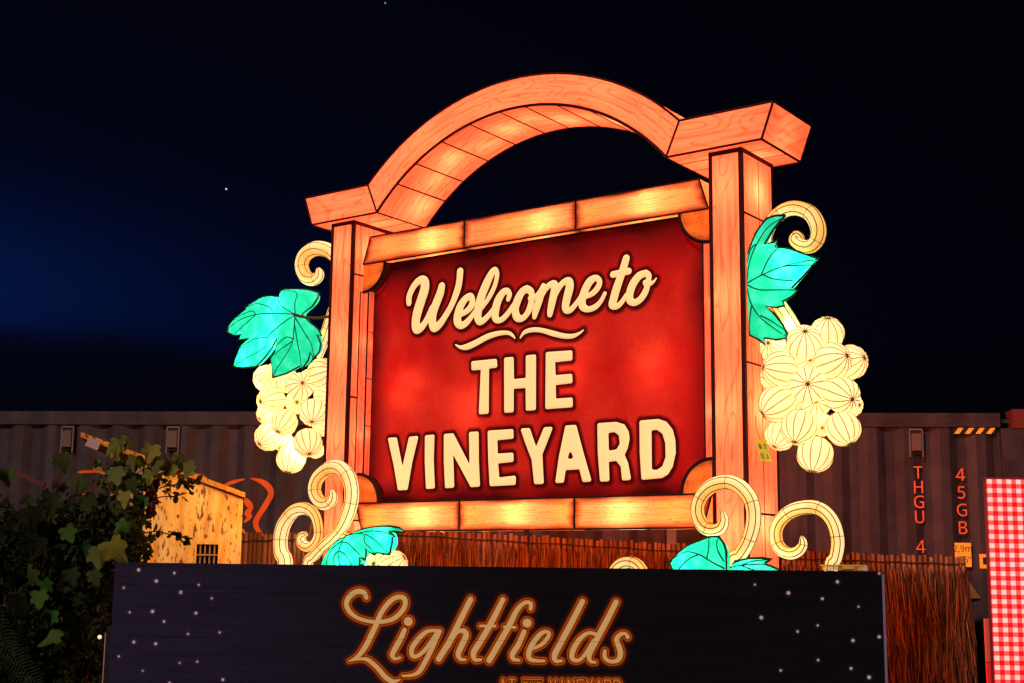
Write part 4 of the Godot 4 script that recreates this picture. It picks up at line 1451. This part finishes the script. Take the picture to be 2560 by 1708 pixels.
	while y1 > 0.03:
		var y0 := maxf(y1 - (0.125 if first else 0.187), 0.0)
		first = false
		var s := st()
		var e := 0.0005
		var lo := Vector3(0, y0 + e, -0.036)
		var hi := Vector3(w, y1 - (e if y1 < topv else 0.0), 0)
		if y0 > topv - span:
			box(s, lo, hi - Vector3(0, 0, 0.0015), 0.5)
			var uv := func(x: float, y: float): return Vector2(x / w, (topv - y) / span)
			quad(s, Vector3(lo.x, lo.y, 0), Vector3(hi.x, lo.y, 0), Vector3(hi.x, hi.y, 0), Vector3(lo.x, hi.y, 0), uv.call(lo.x, lo.y), uv.call(hi.x, lo.y), uv.call(hi.x, hi.y), uv.call(lo.x, hi.y))
			var s2 := st()
			quad(s2, Vector3(lo.x, lo.y, 0), Vector3(hi.x, lo.y, 0), Vector3(hi.x, hi.y, 0), Vector3(lo.x, hi.y, 0), uv.call(lo.x, lo.y), uv.call(hi.x, lo.y), uv.call(hi.x, hi.y), uv.call(lo.x, hi.y))
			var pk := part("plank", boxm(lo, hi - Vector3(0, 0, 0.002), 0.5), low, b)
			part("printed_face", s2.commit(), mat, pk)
		else:
			part("plank", boxm(lo, hi, 0.5), low, b)
		y1 = y0
	part("edge_strip", boxm(Vector3(w + 0.001, 0, -0.034), Vector3(w + 0.013, topv - 0.012, -0.004)), plain(Color(0.22, 0.19, 0.27), 0.5), b)  # the board's side edge, with the light on it painted as paler colour
	part("added_light_block", boxm(Vector3(0.01, 0.01, -0.0376), Vector3(w - 0.01, topv - 0.004, -0.0365)), low, b)  # unseen sheet added to stop lantern light leaking through the plank seams
	for x in [0.25, 1.65, 3.0]:
		part("batten", boxm(Vector3(x, 0, -0.08), Vector3(x + 0.05, topv - 0.1, -0.038)), plain(Color(0.12, 0.08, 0.05)), b)


func build_gingham() -> void:
	var im := Image.create_empty(256, 256, false, Image.FORMAT_RGB8)
	var nz := noise_bytes(91, 0.1, 256, 256, 256, 256, 3)
	for y in 256:
		for x in 256:
			var a := int(x < 128)
			var b := int(y < 128)
			var weave := 0.93 + 0.07 * float((x + y) % 8 < 4) + 0.10 * (nz[y * 256 + x] / 255.0 - 0.5)
			var c := Color(1.0, 0.80, 0.76) if a + b == 2 else (Color(0.97, 0.36, 0.33) if a + b == 1 else Color(0.88, 0.09, 0.13))
			im.set_pixel(x, y, c * weave)
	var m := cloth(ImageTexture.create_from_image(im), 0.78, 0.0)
	m.emission_energy_multiplier = 0.78  # glow added in place of unseen front light; the panel is no lamp
	var o := thing("gingham_panel", "tall red and white gingham panel with added glow at the right edge", "panel", Transform3D(Basis(Vector3(0, 0, 1), -0.004), Vector3(1.900, 0, -5.5)))
	var s := st()
	var p := 0.0386
	var p2 := 0.0364
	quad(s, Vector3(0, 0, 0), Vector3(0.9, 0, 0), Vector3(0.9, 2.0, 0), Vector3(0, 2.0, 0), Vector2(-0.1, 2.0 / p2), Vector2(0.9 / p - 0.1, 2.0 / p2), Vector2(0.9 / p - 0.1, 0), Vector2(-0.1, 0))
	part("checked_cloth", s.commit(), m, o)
	part("frame", boxm(Vector3(0, 0, -0.035), Vector3(0.9, 2.0, -0.002)), plain(Color(0.45, 0.03, 0.04), 0.6), o)
	part("top_edge", boxm(Vector3(-0.004, 2.0, -0.036), Vector3(0.904, 2.006, 0.002)), plain(Color(0.5, 0.03, 0.04), 0.6), o)
	var q := thing("red_post", "short pale red post just left of the gingham panel", "post", Transform3D(Basis(), Vector3(2.70, 0, -7.9)))
	part("upper_board", boxm(Vector3(0, 1.145, -0.03), Vector3(0.07, 1.385, 0)), plain(Color(0.40, 0.10, 0.08)), q)
	part("lower_board", boxm(Vector3(0, 0, -0.03), Vector3(0.075, 1.14, 0)), plain(Color(0.55, 0.03, 0.03)), q)


# ---------------------------------------------------------------- plants
func vine_leaf(fold: float, droop: float) -> ArrayMesh:
	# five-lobed outline, unit size, stalk at the origin, tip along -y
	var half := [[0.0, 0.10], [0.20, 0.22], [0.42, 0.20], [0.50, 0.02], [0.40, -0.10], [0.56, -0.28], [0.52, -0.50], [0.30, -0.50], [0.24, -0.62], [0.16, -0.84], [0.0, -1.0]]
	var s := st()
	s.set_smooth_group(0)
	var z := func(x: float, y: float) -> float: return absf(x) * fold - droop * y * y + 0.05 * sin(x * 9.0 + y * 5.0)
	for sd in [-1.0, 1.0]:
		var mid := Vector2(0, -0.05)
		var ring := []
		for h in half:
			ring.append(Vector2(h[0] * sd, h[1]))
		for i in ring.size() - 1:
			var tri := [mid, ring[i], ring[i + 1]] if sd > 0 else [mid, ring[i + 1], ring[i]]
			for v in tri:
				s.set_uv(v + Vector2(0.5, 1.0))
				s.add_vertex(Vector3(v.x, v.y, z.call(v.x, v.y)))
		var last := [mid, ring[-1], Vector2(0, -0.5)]
		for v in last:
			s.set_uv(v + Vector2(0.5, 1.0))
			s.add_vertex(Vector3(v.x, v.y, z.call(v.x, v.y)))
	s.index()
	s.generate_normals()
	return s.commit()


func oval_leaf() -> ArrayMesh:
	var s := st()
	s.set_smooth_group(0)
	var o := [[0.0, 0.0], [0.22, -0.2], [0.30, -0.5], [0.2, -0.82], [0.0, -1.0]]
	for sd in [-1.0, 1.0]:
		for i in 4:
			var q := [Vector3(0, o[i][1], 0), Vector3(o[i][0] * sd, o[i][1], o[i][0] * 0.5), Vector3(o[i + 1][0] * sd, o[i + 1][1], o[i + 1][0] * 0.5), Vector3(0, o[i + 1][1], 0)]
			for k in [0, 1, 2, 0, 2, 3]:
				s.set_uv(Vector2(q[k].x + 0.5, -q[k].y))
				s.add_vertex(q[k])
	s.index()
	s.generate_normals()
	return s.commit()


func leaf_basis(size: float, spread := 1.0) -> Basis:
	var b := Basis.from_euler(Vector3(rng.randfn() * 0.55 * spread, rng.randfn() * 0.7 * spread, rng.randfn() * 0.8 * spread))
	return b.scaled(Vector3.ONE * size)


func build_vines() -> void:
	var clusters = [
		[-2.314,1.847,.179,.137,24,0],
		[-2.126,1.839,.168,.179,28,0],
		[-2.292,1.55,.21,.189,22,1],
		[-2.038,1.614,.179,.179,28,0],
		[-2.269,1.227,.2,.2,20,1],
		[-2.072,1.35,.126,.168,16,1],
		[-1.941,1.718,.147,.126,24,2],
		[-1.921,1.894,.137,.116,24,2],
		[-1.901,2.081,.105,.095,20,3],
		[-1.774,2.062,.105,.074,18,3],
		[-1.627,2.07,.084,.042,8,3],
		[-1.83,1.596,.095,.059,10,2],
		[-2.18,1.715,.189,.168,22,0],
		[-1.814,1.864,.095,.116,8,2],
	]
	var heroes = [-1.832,2.153,.061,3,-1.789,2.173,.053,3,-1.678,2.124,.069,3,-1.634,2.062,.061,3,-1.579,2.048,.061,3,-1.512,2.055,.057,3,-2.092,2.08,.069,2,-2.001,1.989,.073,2,-2.119,1.891,.073,2,-1.84,2.015,.065,3,-1.833,1.665,.093,3,-1.892,1.644,.081,3,-1.761,1.975,.061,2,-2.225,1.819,.081,1,-2.166,1.691,.077,1,-2.153,1.454,.065,4,-2.093,1.367,.061,4,-2.081,1.279,.069,4,-2.133,1.513,.049,4,-1.916,1.555,.057,2,-1.973,1.663,.061,4,-2.049,1.748,.061,4,-2.34,2.009,.061,4,-1.747,2.081,.057,3,-1.672,2.017,.053,3,-1.545,2.099,.045,3,-1.778,1.915,.061,3,-1.958,1.893,.061,2,-1.696,1.896,.053,4,-1.78,1.785,.057,4,-2.246,1.414,.073,1,-2.196,1.552,.069,2,-2.016,1.554,.061,2]
	var sprigs = [
		[-1.773,1.986,-1.715,1.998,-1.64,2.017,-1.594,2.029,-1.541,2.024],
		[-1.776,1.928,-1.719,1.952,-1.655,1.958,-1.591,1.977],
		[-1.872,1.776,-1.791,1.78,-1.721,1.787,-1.662,1.773,-1.609,1.765,-1.567,1.74],
		[-1.788,1.628,-1.77,1.674,-1.751,1.7],
		[-1.979,2.007,-1.942,1.966,-1.909,1.903,-1.888,1.857],
		[-1.891,1.903,-1.826,1.887,-1.744,1.885],
		[-2.015,1.838,-1.971,1.867,-1.925,1.891],
		[-1.783,2.056,-1.745,2.103,-1.692,2.113,-1.581,2.114],
	]
	var shapes := [vine_leaf(0.25, 0.25), vine_leaf(-0.3, 0.4), vine_leaf(0.5, 0.1), vine_leaf(0.05, -0.3), vine_leaf(0.9, 0.6), vine_leaf(-0.7, -0.5)]
	var oval := oval_leaf()
	var greens := {}
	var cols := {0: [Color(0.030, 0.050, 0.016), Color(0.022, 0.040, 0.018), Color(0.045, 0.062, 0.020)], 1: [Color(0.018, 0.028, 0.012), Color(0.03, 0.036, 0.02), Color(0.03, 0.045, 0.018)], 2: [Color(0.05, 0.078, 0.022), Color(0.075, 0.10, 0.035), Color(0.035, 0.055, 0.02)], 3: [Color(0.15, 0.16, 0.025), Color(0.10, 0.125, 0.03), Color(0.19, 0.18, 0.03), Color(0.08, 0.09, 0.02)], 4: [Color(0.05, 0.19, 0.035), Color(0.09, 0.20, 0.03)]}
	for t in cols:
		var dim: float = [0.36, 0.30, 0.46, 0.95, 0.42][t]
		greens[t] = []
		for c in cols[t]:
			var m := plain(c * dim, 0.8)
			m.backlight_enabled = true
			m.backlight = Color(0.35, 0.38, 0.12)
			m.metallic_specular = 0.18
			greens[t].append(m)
	var stem := plain(Color(0.05, 0.028, 0.014), 0.9)
	var v := thing("grape_vine", "thick dark artificial grape vine with lobed green leaves filling the left edge", "vine", Transform3D(Basis(), Vector3(-2.2, 0, -6.6)))
	var o := v.position
	for i in 9:
		var x := -0.55 + i * 0.115
		var pts := []
		var rr := []
		var top := 1.55 + 0.5 * smoothstep(-0.6, 0.4, x) * rng.randf_range(0.7, 1.0)
		for k in 9:
			var f := k / 8.0
			pts.append(Vector3(x + 0.05 * sin(f * 7.0 + i * 2.0), top * f, -0.03 + 0.06 * cos(f * 9.0 + i)))
			rr.append(lerpf(0.016, 0.006, f))
		var s := st()
		tube(s, pts, rr, 6, Vector3(0.1, 0.05, 1))
		part("stem", s.commit(), stem, v)
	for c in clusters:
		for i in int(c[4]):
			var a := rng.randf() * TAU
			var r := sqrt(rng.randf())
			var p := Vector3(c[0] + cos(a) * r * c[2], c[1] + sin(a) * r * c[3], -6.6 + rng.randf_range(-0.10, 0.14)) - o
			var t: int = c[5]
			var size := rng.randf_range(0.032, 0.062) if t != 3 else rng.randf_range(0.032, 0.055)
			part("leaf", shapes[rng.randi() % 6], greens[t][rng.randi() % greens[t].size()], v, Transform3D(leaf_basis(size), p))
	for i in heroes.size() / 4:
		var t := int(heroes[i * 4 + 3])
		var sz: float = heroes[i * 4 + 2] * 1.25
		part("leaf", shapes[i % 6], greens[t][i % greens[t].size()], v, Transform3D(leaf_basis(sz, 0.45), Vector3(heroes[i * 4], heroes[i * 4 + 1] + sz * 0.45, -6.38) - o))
	# the dense dark mass behind the leaves one can pick out
	var mm := MultiMesh.new()
	mm.transform_format = MultiMesh.TRANSFORM_3D
	mm.mesh = shapes[0]
	mm.instance_count = 4200
	for i in 4200:
		var x := rng.randf_range(-0.62, 0.42)
		var y := rng.randf_range(0.1, 1.9)
		var lim := 1.86 + 0.05 * sin(x * 9.0) + 0.06 * sin(x * 23.0)
		if x > 0.14:
			lim = 1.98
		if y > lim or (x > 0.22 and y < 1.45) or (x > 0.36 and rng.randf() < 0.7):
			x = rng.randf_range(-0.62, 0.10)
			y = rng.randf_range(0.05, 1.75)
		mm.set_instance_transform(i, Transform3D(leaf_basis(rng.randf_range(0.035, 0.075), 1.4), Vector3(x, y, rng.randf_range(-0.42, 0.04))))
	var mi := MultiMeshInstance3D.new()
	mi.name = "foliage"
	mi.multimesh = mm
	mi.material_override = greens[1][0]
	mi.set_meta("kind", "stuff")
	v.add_child(mi)
	# small leaves crowding in front
	var m2 := MultiMesh.new()
	m2.transform_format = MultiMesh.TRANSFORM_3D
	m2.mesh = oval
	m2.instance_count = 2400
	for i in 2400:
		var x := rng.randf_range(-0.62, 0.46)
		var lim := 1.90 + 0.10 * smoothstep(0.05, 0.35, x) + 0.07 * sin(x * 17.0)
		var y := rng.randf_range(0.85, lim)
		if x > 0.40:
			y = rng.randf_range(1.62, lim)
		m2.set_instance_transform(i, Transform3D(leaf_basis(rng.randf_range(0.022, 0.048), 1.5), Vector3(x, y, rng.randf_range(-0.10, 0.12))))
	var mj := MultiMeshInstance3D.new()
	mj.name = "small_foliage"
	mj.multimesh = m2
	mj.material_override = greens[0][1]
	mj.set_meta("kind", "stuff")
	v.add_child(mj)
	# lighter sprays round the upper right of the vine
	var m3 := MultiMesh.new()
	m3.transform_format = MultiMesh.TRANSFORM_3D
	m3.mesh = oval
	m3.instance_count = 420
	for i in 420:
		var a := rng.randf() * TAU
		var r := sqrt(rng.randf())
		var c := Vector3(0.34, 1.86, 0.12) if i % 3 else Vector3(0.50, 2.05, 0.10)
		m3.set_instance_transform(i, Transform3D(leaf_basis(rng.randf_range(0.020, 0.040), 1.5), c + Vector3(cos(a) * r * 0.17, sin(a) * r * (0.24 if i % 3 else 0.10), rng.randf_range(-0.08, 0.08))))
	var mk := MultiMeshInstance3D.new()
	mk.name = "small_foliage"
	mk.multimesh = m3
	mk.material_override = greens[2][1]
	mk.set_meta("kind", "stuff")
	v.add_child(mk, true)
	# fern-like fronds low at the left
	var fs := st()
	for i in 16:
		var b := Vector3(-0.52 + rng.randf() * 0.42, 1.05 + rng.randf() * 0.38, 0.16 + rng.randf() * 0.06)
		var dir := Vector3(rng.randfn() * 0.5, -1.0, 0.1).normalized()
		var side := dir.cross(Vector3(0, 0, 1)).normalized()
		for k in 22:
			var q := b + dir * (k * 0.017)
			var l := 0.055 * sin(PI * (k + 2) / 25.0)
			for sd in [-1.0, 1.0]:
				var e: Vector3 = q + (side * sd + dir * 0.5) * l
				quad(fs, q, q + dir * 0.006, e + dir * 0.003, e)
	var fern := part("fern_frond", fs.commit(), greens[2][2], v)
	fern.set_meta("kind", "stuff")
	# sprigs with small oval leaves that reach over the shed
	for sp in sprigs:
		var path := smooth(sp, 2, 5)
		var pts := []
		var rr := []
		for p in path:
			pts.append(Vector3(p.x, p.y, -6.75 + 0.02 * sin(p.x * 40.0)) - o)
			rr.append(0.0032)
		var s := st()
		tube(s, pts, rr, 5, Vector3(0.1, 0.05, 1))
		var tw := part("sprig", s.commit(), stem, v)
		for k in range(3, pts.size(), 2):
			for n in (3 if k > pts.size() - 8 else 1):
				part("small_leaf", oval, greens[2][k % 3], tw, Transform3D(leaf_basis(rng.randf_range(0.032, 0.052), 1.3), pts[k] + Vector3(rng.randf_range(-0.015, 0.015), rng.randf_range(-0.012, 0.02), rng.randf_range(0, 0.02))))
	# dark red grapes before the shed
	var bunch := thing("red_grape_cluster", "hanging cluster of dark red grapes among the vine leaves before the yellow shed", "grapes", Transform3D(Basis(), Vector3(-1.678, 2.03, -6.45)))
	var ball := SphereMesh.new()
	ball.radius = 0.0135
	ball.height = 0.027
	ball.radial_segments = 16
	ball.rings = 8
	var wine := plain(Color(0.10, 0.006, 0.010), 0.3)
	for i in 26:
		var y := -0.012 - 0.0068 * i
		var wd := 0.030 * (1.0 - i / 36.0)
		part("berry", ball, wine, bunch, Transform3D(Basis(), Vector3(rng.randf_range(-wd, wd), y, rng.randf_range(-0.02, 0.02))))
	part("stem", wire([Vector3(0, 0.05, 0), Vector3(0.004, 0.0, 0), Vector3(0, -0.15, 0)], 0.003), stem, bunch)
	# a trellis bar, a tiny fairy light
	var tb := st()
	box(tb, Vector3(-0.085, -0.012, -0.012), Vector3(0.085, 0.012, 0.012))
	tag(part("trellis_bar", tb.commit(), plain(Color(0.10, 0.03, 0.02)), null, Transform3D(Basis(Vector3(0, 0, 1), -0.42), Vector3(-2.32, 2.03, -6.62))), "dark brown trellis bar sticking out of the vine at the left", "bar")
	var fl := SphereMesh.new()
	fl.radius = 0.0095
	fl.height = 0.019
	fl.radial_segments = 16
	fl.rings = 8
	tag(part("fairy_light", fl, glow_plain(Color(1.0, 0.90, 0.72), 0.8), null, Transform3D(Basis(), Vector3(-1.84, 1.30, -6.3))), "tiny lit fairy light left of the dark board", "light")


func build_small_things() -> void:
	# rust-brown cabinet behind the vine and the dark frame at the board's left edge
	var cab := thing("brown_cabinet", "dark rust-brown cabinet with a rounded door half hidden behind the vine", "cabinet", Transform3D(Basis(), Vector3(-2.35, 0, -7.35)))
	var rust := plain(Color(0.13, 0.028, 0.010), 0.6)
	part("body", boxm(Vector3(0, 0, -0.5), Vector3(0.62, 1.50, 0)), rust, cab)
	var ring := []
	for i in 33:
		var a := TAU * i / 32.0
		ring.append(Vector3(0.32 + 0.15 * signf(cos(a)) * pow(absf(cos(a)), 0.4), 0.70 + 0.48 * signf(sin(a)) * pow(absf(sin(a)), 0.3), 0.004))
	part("door_seal", wire(ring, 0.008), plain(Color(0.01, 0.006, 0.005)), cab)
	var leg := thing("frame_post", "thin black frame post with a pale edge beside the dark board's left end", "post", Transform3D(Basis(), Vector3(-1.742, 0, -6.06)))
	part("post", boxm(Vector3(0, 0, -0.03), Vector3(0.036, 1.36, 0)), plain(Color(0.012, 0.010, 0.012)), leg)
	part("pale_edge", boxm(Vector3(-0.006, 0, -0.03), Vector3(-0.001, 1.33, 0.001)), plain(Color(0.34, 0.22, 0.18)), leg)  # thin pale strip along the post's left side
	# see-through plastic case lying on the board
	var box_at := Transform3D(Basis(Vector3.UP, 0.08), Vector3(1.372, 1.633, -6.03))
	var pc := thing("plastic_case", "clear yellowish plastic case lying on the dark board's top right", "case", box_at)
	var clear := StandardMaterial3D.new()
	clear.albedo_color = Color(1.0, 0.85, 0.4, 0.35)
	clear.transparency = BaseMaterial3D.TRANSPARENCY_ALPHA
	clear.roughness = 0.12
	var ye := plain(Color(0.80, 0.50, 0.10), 0.35)
	part("lid", boxm(Vector3(0, 0.020, -0.06), Vector3(0.185, 0.026, 0.012)), ye, pc)
	part("clear_body", boxm(Vector3(0.004, 0.002, -0.055), Vector3(0.180, 0.0195, 0.008)), clear, pc)
	part("latch", boxm(Vector3(0.075, 0.008, 0.0085), Vector3(0.125, 0.0195, 0.014)), ye, pc)
	part("end_cap", boxm(Vector3(0.168, 0.001, -0.05), Vector3(0.187, 0.0195, 0.013)), plain(Color(0.7, 0.55, 0.5), 0.4), pc)
	for x in [0.02, 0.045]:
		part("rib", boxm(Vector3(x, 0.002, 0.009), Vector3(x + 0.0025, 0.019, 0.012)), plain(Color(0.6, 0.5, 0.42), 0.4), pc)
	# handwritten paper tag on a string
	var tg := thing("paper_tag", "small yellow-green paper tag with handwriting hanging at the sign's right post", "tag", sign_at * Transform3D(Basis(), Vector3(1.392, 2.247, 0.205)))
	var s := st()
	var q := [Vector3(0.025, -0.102, 0.006), Vector3(0.075, -0.106, 0.0), Vector3(0.047, 0.0, 0.0), Vector3(-0.004, 0.0, 0.004)]
	var dz := Vector3(0, 0, -0.0015)
	quad(s, q[0], q[1], q[2], q[3])
	quad(s, q[1] + dz, q[0] + dz, q[3] + dz, q[2] + dz)
	var paper := plain(Color(0.85, 0.84, 0.06), 0.8)
	paper.backlight_enabled = true
	paper.backlight = Color(0.4, 0.4, 0.3)
	part("paper", s.commit(), paper, tg)
	part("string", wire([Vector3(0.022, 0.0, 0.004), Vector3(0.012, 0.025, 0.004), Vector3(-0.002, 0.06, 0.0), Vector3(-0.004, 0.115, -0.004)], 0.0018), M.edge_tape, tg)
	var ink := plain(Color(0.03, 0.035, 0.02))
	var glyphs := [[0.15, 0.80, "x"], [0.62, 0.80, "y"], [0.15, 0.36, "z"], [0.66, 0.34, "A"]]
	var strokes := {"x": [[0, 0.9, 1, 1], [0.3, 1.1, 0.2, 0.8], [0.7, 1.1, 0.75, 0.85], [0.1, 0.7, 0.9, 0.75], [0.9, 0.75, 0.95, 0], [0.2, 0.5, 0.75, 0.5], [0.2, 0.5, 0.2, 0.05], [0.75, 0.5, 0.72, 0.1], [0.2, 0.3, 0.72, 0.3], [0.47, 0.62, 0.45, 0.0]], "y": [[0, 0.95, 1, 1], [0.35, 1.1, 0.3, 0.85], [0.7, 1.1, 0.68, 0.88], [0.2, 0.75, 0, 0.5], [0.2, 0.7, 0.95, 0.7], [0.95, 0.7, 0.9, -0.1], [0.3, 0.5, 0.65, 0.5], [0.3, 0.3, 0.7, 0.3], [0.3, 0.3, 0.3, 0.1], [0.3, 0.1, 0.7, 0.12]], "z": [[0, 1, 0, 0], [0, 1, 0.95, 1], [0.95, 1, 1, 0], [0.25, 0.8, 0.7, 0.8], [0.2, 0.6, 0.75, 0.62], [0.4, 0.6, 0.25, 0.2], [0.6, 0.6, 0.6, 0.25], [0.6, 0.25, 0.85, 0.2], [0, 0.02, 1, 0]], "A": [[0, 0, 0.45, 1], [0.45, 1, 0.9, 0], [0.2, 0.4, 0.7, 0.4]]}
	for gph in glyphs:
		s = st()
		for k in strokes[gph[2]]:
			var pp := []
			for e in 2:
				var gx: float = gph[0] + 0.25 * k[e * 2]
				var gy: float = gph[1] - 0.24 + 0.24 * k[e * 2 + 1]
				var at: Vector3 = q[0].lerp(q[1], gx).lerp(q[3].lerp(q[2], gx), gy)
				pp.append(at + Vector3(0, 0, 0.0012))
			tube(s, pp, [0.0009, 0.0009], 4, Vector3(0.1, 0.1, 1))
		part("handwriting", s.commit(), ink, tg)
	# two planets or stars in the clear night sky
	var sm := SphereMesh.new()
	sm.radius = 1.0
	sm.height = 2.0
	sm.radial_segments = 16
	sm.rings = 8
	var z := 900.0
	var stars := [[519.0, 434.0, 0.62, "brighter white star at the left of the night sky", Color(0.75, 0.88, 1.0)], [884.0, 7.0, 0.50, "fainter bluish star at the top edge of the sky", Color(0.45, 0.65, 0.95)]]
	var cb := get_node("camera").transform as Transform3D
	for f in stars:
		var d: Vector3 = cb.basis * Vector3((f[0] - 1175.0) / 3141.4, (784.0 - f[1]) / 3141.4, -1.0)
		tag(part("star", sm, glow_plain(f[4], 0.9), null, Transform3D(Basis().scaled(Vector3.ONE * f[2]), cb.origin + d * z)), f[3], "star", "stars in the night sky")
